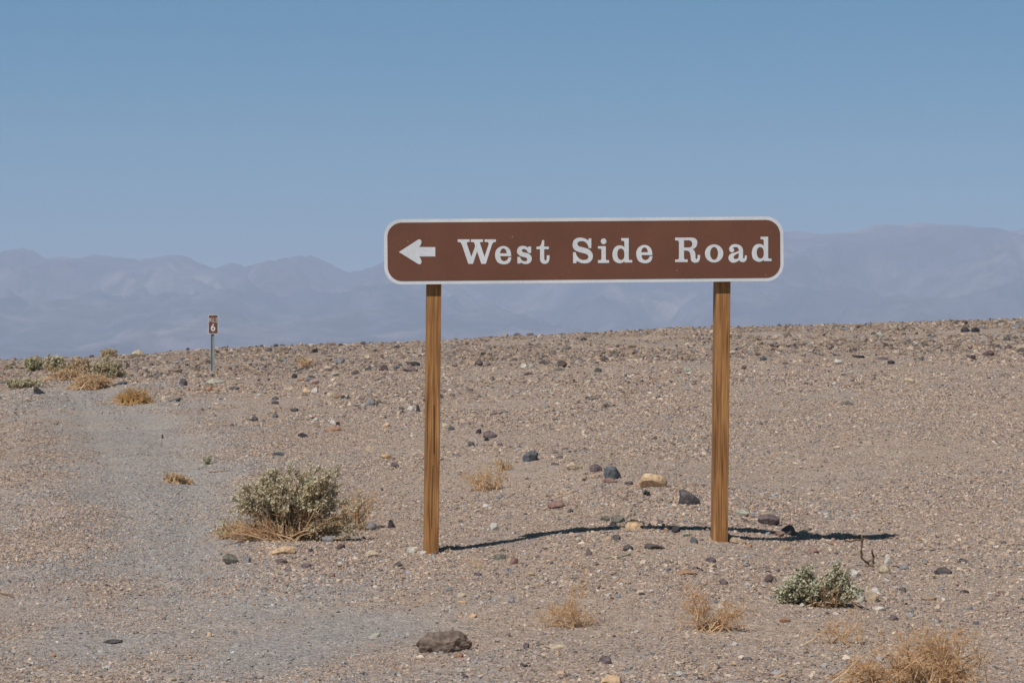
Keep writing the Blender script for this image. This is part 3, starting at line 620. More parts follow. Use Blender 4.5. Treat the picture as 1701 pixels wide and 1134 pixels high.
# cx, base y, width, height (photo pixels), colour, shape, label
ROCKS = [
 (814, 728, 24, 13, 'purple brown', '', 'brown block stone right of the left post, darkest of its rubble line'),
 (795, 720, 10, 8, 'black', '', None), (808, 733, 8, 7, 'black', '', None), (783, 741, 11, 8, 'dark grey', '', None), (830, 742, 12, 6, 'purple brown', '', None),
 (741, 712, 16, 10, 'cream', '', None), (750, 714, 11, 7, 'dark grey', '', None), (616, 674, 16, 13, 'grey', '', None), (626, 674, 5, 8, 'dark grey', '', None),
 (682, 682, 13, 8, 'white', '', None), (695, 684, 10, 12, 'black', 'peak', 'dark pointed shard beside a white stone, just left of the left post'), (667, 681, 9, 6, 'dark grey', '', None),
 (641, 710, 16, 8, 'ochre', '', None), (671, 709, 12, 7, 'pink', '', None), (617, 750, 22, 12, 'beige', 'wedgeL', None), (641, 762, 18, 8, 'ochre', '', None), (655, 776, 16, 9, 'purple brown', '', None),
 (881, 766, 26, 17, 'slate blue', '', 'blue grey round stone at the left end of the rock line behind the sign'),
 (955, 781, 28, 13, 'beige', '', 'smooth beige two-tone stone left of the purple brown stone'), (990, 784, 22, 13, 'purple brown', '', 'purple brown stone touching the slate blue rock on its left'),
 (1017, 796, 29, 22, 'slate blue', '', 'dark slate blue rounded rock between the two sign posts'),
 (1085, 810, 50, 23, 'ochre', 'flat', 'bright cream orange flat rock lying between the two sign posts'),
 (1147, 838, 43, 34, 'dark grey', 'peak2', 'largest dark grey boulder just left of the right sign post'),
 (1181, 842, 10, 17, 'pink', '', 'small pink stone touching the right post on its left side'),
 (1014, 802, 28, 8, 'dusty red', '', None), (1045, 806, 16, 7, 'purple brown', '', None), (922, 772, 14, 4, 'dark grey', '', None),
 (1232, 858, 26, 11, 'mint grey', '', 'pale greenish lumpy stone right of the right post'), (1279, 873, 37, 19, 'purple brown', '', 'purple grey oval rock, upper of the two right of the right post'),
 (1310, 890, 27, 18, 'dark grey', '', 'round dark grey rock resting in the sign shadow right of the right post'), (1296, 892, 17, 10, 'dusty red', '', 'reddish stone in the sign shadow before the round dark rock'),
 (1334, 886, 18, 9, 'beige', '', None), (1226, 903, 28, 15, 'tan', 'wedgeL', 'tan grey stone leaning at the foot of the right post'), (1244, 909, 12, 6, 'orange brown', '', None), (1341, 906, 10, 7, 'pink', '', None),
 (1352, 918, 20, 9, 'dusty red', '', None), (1303, 913, 24, 8, 'tan', '', None), (1385, 904, 18, 5, 'orange brown', '', None), (1453, 925, 8, 8, 'tan', '', None),
 (1475, 937, 11, 17, 'white', '', 'upright white stone beside the curved dead twig'), (1470, 952, 20, 14, 'cream', '', 'cream stone in front of the upright white stone'), (1450, 936, 7, 9, 'grey', '', None),
 (1455, 984, 17, 13, 'white', 'wedgeL', 'white pointed stone right of the pale green bush'), (1449, 999, 25, 18, 'beige', '', 'beige leaning stone touching the pale green bush on its right'), (1460, 1013, 23, 6, 'white', 'flat', None),
 (1431, 1000, 14, 20, 'mint grey', '', 'pale stone half hidden under the pale green bush'), (1500, 984, 12, 8, 'dark grey', '', None), (1484, 1031, 17, 9, 'purple brown', '', None), (1517, 1023, 7, 14, 'grey', 'peak', None), (1602, 986, 16, 7, 'dark grey', '', None),
 (1664, 988, 14, 7, 'dusty red', '', None), (1621, 1037, 10, 6, 'slate blue', '', None), (1568, 998, 10, 6, 'white', '', None), (1545, 997, 28, 6, 'tan', 'flat', None), (1568, 954, 30, 12, 'dark grey', 'flat', 'flat dark grey slab on open gravel at the far right'),
 (1278, 968, 15, 14, 'maroon', '', 'dark brown upright stone left of the pale green bush'), (1203, 972, 16, 11, 'purple brown', '', None), (1305, 1034, 20, 8, 'orange brown', '', None), (1181, 934, 18, 9, 'purple brown', '', None), (1182, 943, 18, 7, 'beige', 'flat', None),
 (1503, 946, 18, 9, 'grey', '', None), (1422, 957, 18, 10, 'white', '', None), (1377, 966, 22, 14, 'beige', '', 'beige stone behind the pale green bush, seen between its two halves'), (1332, 1008, 11, 6, 'mint grey', '', None),
 (979, 923, 15, 15, 'purple brown', 'peak', 'upright purple grey stone between the posts in front of the sign shadow'), (1024, 898, 14, 10, 'dark grey', '', None), (1009, 896, 14, 6, 'tan', '', None),
 (1052, 880, 27, 17, 'ochre', '', 'orange stone with grey top at the edge of the sign shadow'), (1027, 869, 24, 14, 'olive grey', '', 'grey brown stone left of the orange stone at the sign shadow'), (1005, 866, 17, 10, 'olive grey', '', None), (1018, 874, 13, 8, 'black', '', None),
 (1107, 883, 10, 7, 'orange brown', '', None), (1123, 884, 17, 11, 'black', '', 'black rounded stone left of the right post'), (1141, 891, 16, 7, 'mint grey', '', None), (1043, 915, 19, 10, 'dark grey', '', None),
 (1088, 912, 36, 9, 'dark grey', 'flat', 'flat dark purple grey slab in front of the black rounded stone'), (1153, 902, 13, 11, 'slate blue', '', None), (1184, 886, 9, 8, 'black', '', None), (821, 881, 15, 12, 'white', '', 'white stone lying alone right of the left post above the sign shadow'),
 (807, 843, 12, 7, 'white', 'flat', None), (926, 845, 33, 13, 'dusty red', 'flat', 'flat dusty red stone between the posts below the rock line'), (948, 852, 10, 6, 'dark grey', '', None), (830, 930, 21, 10, 'olive grey', '', None),
 (794, 944, 26, 20, 'tan', 'wedgeL', 'pinkish tan wedge stone in front of the left post'), (854, 937, 14, 12, 'dusty red', '', None), (1140, 955, 38, 9, 'orange brown', 'flat', 'long flat orange brown stone in front of the right post'), (832, 829, 14, 8, 'grey', '', None),
 (467, 921, 46, 19, 'ochre', 'wedge', 'tan wedge shaped rock at the foot of the large saltbush'), (381, 937, 27, 18, 'olive grey', '', 'olive grey rock left of the tan wedge shaped rock'), (410, 936, 13, 13, 'grey', '', None), (467, 936, 21, 8, 'purple brown', '', None),
 (516, 917, 9, 6, 'black', '', None), (566, 912, 15, 9, 'maroon', '', None), (617, 926, 24, 12, 'cream', '', 'cream rounded stone left of the left post foot'), (650, 877, 12, 14, 'black', '', 'small black upright stone between the large saltbush and left post'),
 (616, 881, 19, 15, 'grey', '', 'light grey stone at the right end of the large saltbush'), (565, 938, 11, 6, 'white', '', None), (508, 943, 18, 8, 'purple brown', '', None), (661, 942, 14, 8, 'dark grey', '', None),
 (684, 919, 20, 10, 'white', '', 'white stone just left of the left post foot'), (703, 921, 12, 7, 'white', '', 'small white stone touching the left post foot'), (724, 921, 9, 6, 'purple brown', '', None), (462, 757, 20, 7, 'slate blue', 'flat', None), (545, 901, 20, 10, 'grey', '', None), (551, 959, 12, 8, 'dusty red', '', None),
 (1017, 1137, 36, 15, 'ochre', '', 'ochre rounded stone cut by the bottom edge of the photo'), (926, 1077, 35, 10, 'cream', 'wedge', 'long cream stone right of the dark brown clod'), (1006, 1103, 22, 14, 'purple brown', '', None), (763, 1092, 13, 8, 'orange brown', '', None),
 (851, 1001, 13, 12, 'grey', 'peak', None), (745, 983, 16, 9, 'grey', '', None), (766, 991, 16, 7, 'cream', '', None), (768, 1002, 16, 5, 'ochre', '', None), (786, 1027, 14, 8, 'ochre', '', None), (621, 1058, 22, 9, 'mint grey', 'wedge', None),
 (794, 957, 14, 6, 'purple brown', '', None), (882, 957, 15, 8, 'tan', '', None), (1067, 988, 12, 5, 'black', '', None), (771, 1125, 13, 7, 'maroon', '', None), (874, 1077, 12, 10, 'purple brown', '', None),
 (187, 1070, 34, 7, 'dark grey', 'flat', 'flat dark grey sliver lying alone in the lower left gravel'), (88, 1092, 10, 8, 'orange brown', '', None), (347, 1057, 9, 8, 'ochre', '', None), (284, 1131, 18, 6, 'beige', '', None),
 (229, 594, 24, 13, 'cream', '', 'large cream boulder on the skyline left of the mile marker'), (212, 613, 10, 15, 'maroon', 'peak', 'dark maroon pyramid stone below the cream skyline boulder'), (64, 655, 19, 13, 'black', '', 'dark purple rock beside the low green plant at far left'),
 (358, 637, 32, 8, 'mint grey', 'flat', 'pale flat stone at the foot of the mile marker'), (343, 650, 20, 9, 'orange brown', '', None), (304, 640, 14, 12, 'dark grey', '', None), (290, 667, 22, 7, 'dark grey', 'wedge', None), (273, 665, 12, 7, 'cream', '', None),
 (391, 647, 15, 6, 'dark grey', '', None), (423, 700, 11, 9, 'dark grey', '', None), (270, 728, 6, 7, 'black', 'peak', None), (152, 588, 9, 5, 'dark grey', '', None), (24, 639, 7, 4, 'white', '', None), (198, 639, 26, 7, 'slate blue', 'wedge', None),
 (430, 641, 12, 5, 'olive grey', '', None), (430, 658, 9, 5, 'white', '', None), (312, 579, 6, 4, 'dark grey', '', None), (310, 648, 8, 5, 'purple brown', '', None), (262, 624, 16, 6, 'slate blue', '', None), (285, 619, 14, 5, 'purple brown', '', None), (311, 608, 8, 4, 'black', '', None),
 (1605, 552, 17, 9, 'black', '', 'left of two black stones just under the right skyline'), (1621, 552, 14, 9, 'black', '', 'right of two black stones just under the right skyline'), (1268, 600, 12, 8, 'slate blue', '', None), (1393, 605, 14, 9, 'white', '', None),
 (1427, 595, 20, 5, 'black', '', None), (1467, 598, 20, 5, 'purple brown', '', None), (1481, 605, 12, 7, 'black', '', None), (1531, 599, 8, 8, 'slate blue', '', None), (1615, 598, 15, 8, 'maroon', '', None), (1643, 593, 20, 11, 'maroon', '', None),
 (1462, 561, 15, 10, 'mint grey', '', None), (1236, 613, 10, 6, 'maroon', '', None), (1676, 582, 14, 9, 'maroon', '', None), (1696, 585, 12, 8, 'maroon', '', None), (1283, 577, 10, 5, 'black', '', None), (1297, 582, 12, 7, 'beige', '', None),
 (1511, 636, 18, 9, 'beige', '', None), (1386, 640, 10, 6, 'white', '', None), (1600, 536, 16, 5, 'orange brown', '', None), (1586, 540, 10, 6, 'dark grey', '', None), (1306, 606, 13, 5, 'purple brown', '', None),
 (1141, 618, 14, 9, 'mint grey', '', 'mint grey stone on the far gravel seen just left of the right post'), (1143, 623, 12, 5, 'white', '', None), (1042, 626, 10, 4, 'black', '', None), (870, 611, 10, 8, 'white', '', None), (883, 612, 11, 8, 'mint grey', '', None), (927, 616, 12, 6, 'olive grey', '', None),
 (878, 623, 16, 5, 'purple brown', '', None), (993, 618, 14, 8, 'olive grey', '', None), (1005, 600, 14, 8, 'maroon', '', None), (934, 611, 16, 12, 'maroon', '', None), (903, 606, 14, 7, 'dark grey', '', None), (795, 608, 14, 10, 'purple brown', '', None), (811, 608, 10, 7, 'purple brown', '', None),
 (748, 613, 22, 6, 'cream', 'flat', None), (968, 566, 14, 6, 'dark grey', '', None), (941, 581, 16, 7, 'olive grey', '', None), (813, 590, 10, 4, 'maroon', '', None), (1028, 577, 12, 5, 'dark grey', '', None), (858, 560, 14, 7, 'dark grey', '', None), (880, 558, 14, 5, 'purple brown', '', None),
 (686, 609, 22, 8, 'black', '', None), (682, 618, 26, 8, 'purple brown', '', None), (1003, 677, 9, 4, 'black', '', None), (1408, 673, 23, 7, 'olive grey', 'flat', None), (1390, 746, 13, 6, 'cream', '', None), (1620, 690, 10, 4, 'white', '', None),
 (522, 586, 12, 7, 'black', '', None), (563, 604, 20, 11, 'grey', '', None), (610, 597, 9, 8, 'cream', '', None), (507, 615, 11, 8, 'maroon', '', None), (555, 626, 18, 8, 'mint grey', '', None), (489, 628, 10, 7, 'black', '', None), (499, 633, 15, 7, 'orange brown', '', None),
 (514, 634, 14, 6, 'slate blue', '', None), (522, 639, 16, 9, 'pink', '', None), (517, 627, 16, 4, 'dark grey', '', None), (509, 653, 13, 9, 'ochre', '', None), (522, 652, 14, 8, 'white', '', None), (550, 661, 14, 10, 'cream', '', None), (560, 662, 10, 7, 'orange brown', '', None),
 (570, 662, 9, 6, 'black', '', None), (578, 664, 7, 9, 'black', '', None), (457, 664, 12, 5, 'dark grey', '', None), (457, 671, 13, 6, 'dark grey', '', None), (553, 705, 16, 10, 'white', 'peak', None), (561, 707, 7, 7, 'black', '', None),
 (551, 717, 31, 12, 'orange brown', 'wedge', 'tilted orange brown slab on gravel left of the left post'), (524, 699, 10, 6, 'white', '', None), (489, 684, 14, 6, 'dark grey', '', None), (457, 694, 10, 8, 'slate blue', '', None), (637, 617, 15, 12, 'maroon', '', None), (659, 613, 12, 6, 'slate blue', '', None),
 (590, 623, 13, 8, 'purple brown', '', None), (435, 576, 7, 5, 'dark grey', '', None), (458, 576, 9, 5, 'dark grey', '', None), (418, 620, 9, 6, 'black', '', None), (457, 613, 9, 5, 'dark grey', '', None), (602, 573, 11, 6, 'maroon', '', None), (503, 727, 17, 8, 'black', '', None),
 (600, 664, 12, 5, 'purple brown', '', None), (593, 676, 9, 4, 'dark grey', '', None), (455, 686, 8, 4, 'tan', '', None), (480, 648, 14, 5, 'cream', '', None), (470, 658, 12, 4, 'pink', '', None),
]
def auto_labels(rows):
    out = {}; groups = {}
    for i, (cx, by, w_, h_, colr, shp, lab) in enumerate(rows):
        if lab: out[i] = lab; continue
        cand = sorted((math.hypot(cx - a, (by - b) * 1.3), a, b, t) for a, b, t in LAND)[0]
        dx, dy = cx - cand[1], by - cand[2]
        rel = []
        if abs(dy) > .45 * abs(dx): rel.append('behind' if dy < 0 else 'in front of')
        if abs(dx) > .6 * abs(dy): rel.append('left of' if dx < 0 else 'right of')
        rel = ' and '.join(rel).replace('in front of and', 'in front and')
        form = 'sliver' if h_ < w_ * .35 else ('chunk' if h_ > w_ * .85 else ('slab' if shp == 'flat' else 'stone'))
        size = 'medium' if w_ >= 18 else ('small' if w_ >= 12 else 'tiny')
        groups.setdefault((size, colr, form, rel, cand[3]), []).append((cand[0], i))
    words = ['nearest', 'second nearest', 'third nearest', 'fourth nearest', 'fifth nearest', 'sixth nearest', 'seventh nearest']
    for (size, colr, form, rel, lm), lst in groups.items():
        lst.sort()
        for r_, (d_, i) in enumerate(lst):
            s_ = f'{size} {colr} {form} lying {rel} {lm}'
            if len(lst) > 1: s_ = f'{words[r_]} {size} {colr} {form} {rel} {lm}'
            out[i] = s_
    return out
labs = auto_labels(ROCKS)
for i, (cx, by, w_, h_, colr, shp, lab) in enumerate(ROCKS):
    p = hit(cx, by); k_ = p[1] / F; W_, H_ = w_ * k_, h_ * k_
    hero = w_ >= 22 and by > 600
    shape = {'peak2': 'wedgeL'}.get(shp, shp); D_ = W_ * (.85 if h_ > .5 * w_ else .7)
    me = rock_mesh('stone', W_, D_, H_ * 1.40, 1000 + i * 7, RM[colr], hero, shape)
    o = obj('stone', me, None, (p[0], p[1] + D_ * .35, p[2] + H_ * .5 - H_ * .20), (random.Random(i).uniform(-.12, .12), random.Random(i + 9).uniform(-.1, .1), random.Random(i + 5).uniform(-.35, .35)))
    tag(o, labs[i], 'stone', 'single stones lying on the desert gravel')
# dark crumbling clod in the foreground
def clod(name, px, py, w_, h_, mat, label, seed):
    p = hit(px, py); k_ = p[1] / F
    r = np.random.default_rng(seed); v, f = ICO4; v = v.copy()
    v *= (1 + .5 * fbm(v[:, 0] * 1.5 + seed, v[:, 1] * 1.5 + v[:, 2] * 1.2, seed, 3) + .26 * np.abs(fbm(v[:, 0] * 5, v[:, 1] * 5 + v[:, 2] * 4, seed, 5)))[:, None]
    v[:, 2] -= .30 * np.exp(-((v[:, 0] + .05) / .30) ** 2) * (v[:, 2] > 0)
    v -= (v.max(0) + v.min(0)) / 2; v /= (v.max(0) - v.min(0)) / 2
    v *= np.array([w_, w_ * .55, h_ * 1.45]) * k_ / 2
    o = obj(name, mesh(name, v, f, [mat], smooth=False), None, (p[0], p[1] + w_ * k_ * .2, p[2] + h_ * k_ * .24))
    tag(o, label, 'clod')
clod('soil_clod', 737, 1084, 94, 37, rock_material('dark_soil', (132, 114, 102), (104, 90, 80), .3, .95), 'dark brown crumbling clod of soil in the front centre gravel', 12)

# ------------------------------------------------------------------ plants
def leaf_material(name, cols, rough=.75):
    n = NT(name); g = n.n('ShaderNodeNewGeometry')
    n.l(n.ramp(g.outputs['Random Per Island'], [(i / (len(cols) - 1), C(*c_)) for i, c_ in enumerate(cols)]), n.b.inputs['Base Color'])
    n.b.inputs['Roughness'].default_value = rough
    tr = n.n('ShaderNodeBsdfTranslucent'); n.l(n.b.inputs['Base Color'].links[0].from_socket, tr.inputs[0])
    mx = n.n('ShaderNodeMixShader'); mx.inputs[0].default_value = .42
    n.l(n.b.outputs[0], mx.inputs[1]); n.l(tr.outputs[0], mx.inputs[2]); n.l(mx.outputs[0], n.t.nodes['Material Output'].inputs[0])
    return n.m
LM = {
 'salt': leaf_material('grey_green_leaf', [(.38, .335, .20), (.60, .545, .36), (.74, .685, .50), (.85, .80, .64)]),
 'pale': leaf_material('pale_green_leaf', [(.44, .42, .26), (.58, .56, .38), (.68, .66, .48), (.77, .75, .59)]),
 'green': leaf_material('olive_green_leaf', [(.38, .35, .20), (.56, .51, .32), (.68, .62, .42), (.78, .70, .52)]),
 'dkgreen': leaf_material('dark_green_leaf', [(.30, .28, .16), (.48, .44, .26), (.62, .56, .36)]),
 'straw': leaf_material('straw_leaf', [(.46, .34, .20), (.60, .47, .30), (.72, .58, .40)]),
}
TM = {
 'mat': leaf_material('straw_mat_twig', [(.44, .26, .13), (.68, .44, .24), (.80, .57, .35), (.86, .68, .47)]),
 'orange': leaf_material('orange_dry_twig', [(.50, .30, .145), (.75, .48, .255), (.84, .60, .35), (.88, .70, .46)]),
 'tan': leaf_material('tan_dry_twig', [(.36, .24, .13), (.56, .40, .24), (.70, .52, .34)]),
 'brown': leaf_material('brown_twig', [(.13, .085, .05), (.24, .16, .09), (.36, .25, .15)]),
 'bright': leaf_material('bright_orange_straw', [(.50, .29, .11), (.72, .46, .19), (.82, .58, .28)]),
}
def tubes(segs, sides=3):
    s = np.array(segs, float); p0, p1, r0, r1 = s[:, :3], s[:, 3:6], s[:, 6], s[:, 7]
    d = p1 - p0; d /= np.linalg.norm(d, axis=1)[:, None] + 1e-9
    up = np.where(np.abs(d[:, 2:3]) > .9, np.array([[1., 0, 0]]), np.array([[0, 0, 1.]]))
    a = np.cross(d, up); a /= np.linalg.norm(a, axis=1)[:, None] + 1e-9; b = np.cross(d, a)
    vs = []
    for q, r in ((p0, r0), (p1, r1)):
        for j in range(sides):
            an = 2 * math.pi * j / sides; vs.append(q + (a * math.cos(an) + b * math.sin(an)) * r[:, None])
    v = np.stack(vs, 1).reshape(-1, 3); n_ = len(s); base = (np.arange(n_) * sides * 2)[:, None]
    f = np.concatenate([base + np.array([[j, (j + 1) % sides, sides + (j + 1) % sides, sides + j]]) for j in range(sides)], 0)
    return v, f
def leaves(pts, size, r):
    p = np.asarray(pts); n_ = len(p)
    nn = r.normal(size=(n_, 3)) * .62 + np.array([[-.25, -.40, .80]]); nn /= np.linalg.norm(nn, axis=1)[:, None]   # leaves spread towards the light
    a = np.cross(nn, r.normal(size=(n_, 3))); a /= np.linalg.norm(a, axis=1)[:, None] + 1e-9; b = np.cross(nn, a)
    c_ = np.cross(a, b); s = size * r.uniform(.6, 1.35, n_)[:, None]
    v = np.stack([p - a * s * .6, p + b * s * .38 + c_ * s * .12, p + a * s * .6, p - b * s * .38 + c_ * s * .12], 1).reshape(-1, 3)
    i0 = np.arange(n_) * 4; f = np.concatenate([np.stack([i0, i0 + 1, i0 + 2], 1), np.stack([i0, i0 + 2, i0 + 3], 1)], 0)
    return v, f
def grow(r, clusters, k, n1, n2, n3, tr, zig=.25, base_spread=4, l2=.22, l3=.1, droop=0.):
    """clusters in photo pixels relative to the base: x, z, rx, rz, weight; returns twig segments and leaf anchor points"""
    segs, anch = [], []
    wt = np.array([c_[4] for c_ in clusters], float); wt /= wt.sum()
    size = max(max(abs(c_[0]) + c_[2], c_[1] + c_[3]) for c_ in clusters)
    for i in range(n1):
        c_ = clusters[r.choice(len(clusters), p=wt)]
        while True:
            u = r.uniform(-1, 1, 3)
            if .35 < np.linalg.norm(u) < 1: break
        tgt = np.array([c_[0] + u[0] * c_[2], u[1] * c_[2] * .8 , max(1.5, c_[1] + u[2] * c_[3])])
        p0 = np.array([r.normal(0, base_spread) + (c_[0] * c_[5] if len(c_) > 5 else 0), r.normal(0, base_spread), -1.])
        mid = (p0 + tgt) / 2 + r.normal(0, .10, 3) * np.linalg.norm(tgt - p0) + np.array([0, 0, .12 - droop]) * np.linalg.norm(tgt - p0)
        n_ = 7; path = []
        for j in range(n_ + 1):
            t = j / n_; q = (1 - t) ** 2 * p0 + 2 * t * (1 - t) * mid + t * t * tgt
            path.append(q + r.normal(0, zig * .045, 3) * np.linalg.norm(tgt - p0) * (0 < j))
        for j in range(n_):
            ra = tr * (1.5 - 1.0 * j / n_); rb = tr * (1.5 - 1.0 * (j + 1) / n_)
            segs.append((*path[j] * k, *path[j + 1] * k, ra * k, rb * k))
        for _ in range(n2):
            t = r.uniform(.25, 1) ** .8 * n_; j = min(n_ - 1, int(t)); q = path[j] + (path[j + 1] - path[j]) * (t - j)
            dr = path[j + 1] - path[j]; dr = dr / (np.linalg.norm(dr) + 1e-9) + r.normal(0, .6, 3); dr[2] += .15; dr /= np.linalg.norm(dr)
            L2 = l2 * size * r.uniform(.5, 1.2); m_ = 3
            for s_ in range(m_):
                d2 = dr + r.normal(0, zig, 3); d2 /= np.linalg.norm(d2); q2 = q + d2 * L2 / m_
                if q2[2] < .5: q2[2] = .5
                segs.append((*q * k, *q2 * k, tr * .6 * k, tr * .5 * k)); anch.append((q + q2) / 2); anch.append(q2)
                for __ in range(n3):
                    d3 = d2 + r.normal(0, .8, 3); d3 /= np.linalg.norm(d3); q3 = q + (q2 - q) * r.uniform(0, 1); q4 = q3 + d3 * l3 * size * r.uniform(.4, 1.2)
                    if q4[2] < .5: q4[2] = .5
                    segs.append((*q3 * k, *q4 * k, tr * .48 * k, tr * .34 * k)); anch.append(q4); anch.append((q3 + q4) / 2)
                q = q2
    return segs, np.array(anch)
def plant(name, label, cat, px, py, parts, seed, group=None):
    """parts: (part name, kind, material, clusters, n1, n2, n3, twig px, extra dict)"""
    p = hit(px, py); k = p[1] / F; r = np.random.default_rng(seed)
    root_ = bpy.data.objects.new(name, None); COL.objects.link(root_); root_.location = p; root_.empty_display_size = .1
    tag(root_, label, cat, group)
    multi = []
    for nm, tmat, lmat, cl_, n1, n2, n3, tr, ex in parts:
        segs, an = grow(r, cl_, k, n1, n2, n3, tr, ex.get('zig', .25), ex.get('bs', 4), ex.get('l2', .22), ex.get('l3', .1), ex.get('droop', 0.))
        v, f = tubes(segs); multi.append((nm, mesh(nm, v, f, [tmat]), None))
        if lmat:
            nl = ex['leaves']; lz = ex.get('lz', -99); an = an[an[:, 2] > lz] if (an[:, 2] > lz).any() else an
            q = an[r.integers(0, len(an), nl)] + r.normal(0, ex.get('lj', 1.6), (nl, 3)); q[:, 2] = np.maximum(q[:, 2], .6)
            v, f = leaves(q * k, ex.get('ls', 4) * k, r); multi.append((ex.get('lname', 'foliage'), mesh('foliage', v, f, [lmat]), None))
    if len(multi) == 1:
        COL.objects.unlink(root_); bpy.data.objects.remove(root_)
        o = obj(name, multi[0][1], None, p); multi[0][1].name = name; tag(o, label, cat, group)
    else:
        for nm, me_, _ in multi: obj(nm, me_, root_)
    return p
plant('saltbush', 'large rounded grey green saltbush with straw stems left of the left post', 'bush', 482, 898, [
    ('branches', TM['tan'], LM['salt'], [(-52, 74, 44, 30, 3), (6, 92, 66, 36, 5), (54, 92, 34, 28, 2.4), (-84, 58, 26, 22, 1.6), (84, 46, 32, 20, 1.8)], 95, 9, 2, 1.0, dict(leaves=10500, ls=3.7, lz=50, lj=2.0, bs=13, l2=.15, l3=.07)),
    ('lower_leafy_stems', TM['tan'], LM['salt'], [(90, 22, 38, 14, 2), (60, 20, 28, 12, 1)], 26, 7, 1, .8, dict(leaves=1700, ls=3.4, lj=1.8, bs=26, l2=.12, l3=.06, lname='foliage')),
    ('dry_stems', TM['mat'], None, [(-70, 18, 62, 15, 3), (-25, 22, 40, 18, 2), (-100, 14, 34, 9, 1), (20, 16, 40, 10, 1.2), (0, 46, 46, 22, 1.8)], 135, 7, 1, .75, dict(bs=22, l2=.14, l3=.07, droop=.06))], 3)
plant('pale_bush', 'faint pale low bush at the left edge of the large saltbush', 'bush', 382, 893, [('branches', TM['tan'], LM['salt'], [(0, 20, 26, 22, 1), (-18, 8, 18, 8, .6)], 26, 6, 1, .5, dict(leaves=800, ls=3.4, bs=12, l2=.22))], 8)
plant('dry_bush', 'sparse tan dry bush behind the right side of the large saltbush', 'bush', 592, 880, [('branches', TM['mat'], LM['straw'], [(2, 42, 34, 24, 2), (16, 52, 20, 18, 1), (-6, 22, 34, 18, 1)], 32, 7, 1, .5, dict(leaves=450, ls=3.0, bs=12, l2=.2, l3=.1))], 4)
plant('green_bush', 'pale green small bush with two leafy halves right of the right post', 'bush', 1362, 1006, [
    ('branches', TM['brown'], LM['pale'], [(-42, 26, 36, 24, 3.4), (-28, 52, 16, 16, 1.2), (-58, 16, 22, 14, 1.4)], 60, 8, 1, .8, dict(leaves=3300, ls=4.6, lj=2.2, bs=20, l2=.16, l3=.08)),
    ('right_stems', TM['brown'], LM['pale'], [(28, 56, 9, 15, 1), (40, 42, 14, 16, 1.2), (56, 28, 16, 14, 1.2), (48, 14, 26, 12, 1)], 36, 8, 1, .8, dict(leaves=1700, ls=4.6, lj=2.2, bs=14, l2=.14, l3=.08)),
    ('dry_twigs', TM['mat'], None, [(16, 24, 20, 24, 2), (30, 10, 36, 10, 1.4)], 60, 5, 1, .8, dict(bs=14, l2=.2))], 5)
plant('dry_twig_bush', 'big orange dry twig bush at the bottom right corner', 'bush', 1542, 1146, [('branches', TM['orange'], None, [(0, 62, 95, 52, 5), (60, 62, 70, 45, 2), (-85, 38, 55, 32, 2.4), (-20, 88, 60, 28, 1.5), (10, 30, 100, 28, 2.5)], 80, 7, 2, .7, dict(zig=.65, bs=46, l2=.2, l3=.10)),
    ('pale_stems', TM['tan'], None, [(-10, 62, 50, 20, 1), (90, 60, 20, 14, .6), (-60, 50, 40, 20, .6)], 9, 2, 0, 1.6, dict(zig=.5, bs=40, l2=.2))], 6)
G2 = 'sparse orange twig plants in the front gravel'
plant('twig_plant', 'upright orange twig plant in front of the right post', 'dry plant', 1172, 1048, [('twigs', TM['orange'], None, [(-14, 52, 34, 28, 2), (40, 30, 44, 24, 1.6), (-28, 24, 20, 20, .8), (10, 10, 50, 8, .8)], 26, 6, 2, .68, dict(zig=.6, bs=18, l2=.32, l3=.15))], 11, G2)
plant('twig_plant', 'wispy orange twig plant between the dark clod and the right post', 'dry plant', 958, 1040, [('twigs', TM['orange'], None, [(22, 54, 34, 38, 2), (-38, 24, 42, 24, 1.3), (-10, 12, 40, 10, .8)], 19, 6, 2, .6, dict(zig=.6, bs=18, l2=.34, l3=.15))], 12, G2)
plant('twig_plant', 'thin low orange twigs just left of the big dry twig bush', 'dry plant', 1402, 1068, [('twigs', TM['orange'], None, [(0, 34, 60, 32, 2), (-40, 20, 34, 18, 1)], 16, 6, 2, .6, dict(zig=.5, bs=34, l2=.2, l3=.09))], 13, G2)
plant('twig_plant', 'low orange twigs reaching to the bottom edge left of the big bush', 'dry plant', 1450, 1140, [('twigs', TM['orange'], None, [(-10, 26, 66, 24, 2)], 30, 7, 2, .75, dict(zig=.5, bs=40, l2=.15, l3=.08))], 14, G2)
plant('dry_tuft', 'pale orange dry tuft beyond the left post, right side', 'dry plant', 806, 814, [('twigs', TM['orange'], LM['straw'], [(0, 24, 44, 22, 3), (26, 34, 22, 12, .8)], 48, 6, 1, .45, dict(leaves=260, ls=2.6, bs=14, l2=.16, l3=.06))], 21)
plant('dry_tuft', 'small faint orange tuft behind the pale orange dry tuft', 'dry plant', 836, 781, [('twigs', TM['orange'], LM['straw'], [(0, 12, 22, 12, 1)], 24, 6, 1, .45, dict(leaves=200, ls=2.4, bs=8, l2=.14))], 22)
plant('dry_tuft', 'bright orange straw tuft at the edge of the grey track', 'dry plant', 222, 671, [('straw', TM['bright'], None, [(0, 16, 30, 14, 4), (-24, 10, 14, 10, 1), (26, 8, 18, 8, .8)], 200, 4, 1, .45, dict(zig=.12, bs=16, l2=.12, l3=.06))], 23)
plant('dry_tuft', 'thin reddish tuft on the far gravel right of the mile marker', 'dry plant', 507, 610, [('twigs', TM['orange'], None, [(0, 12, 20, 10, 1)], 22, 4, 1, .5, dict(bs=7, l2=.16))], 24)
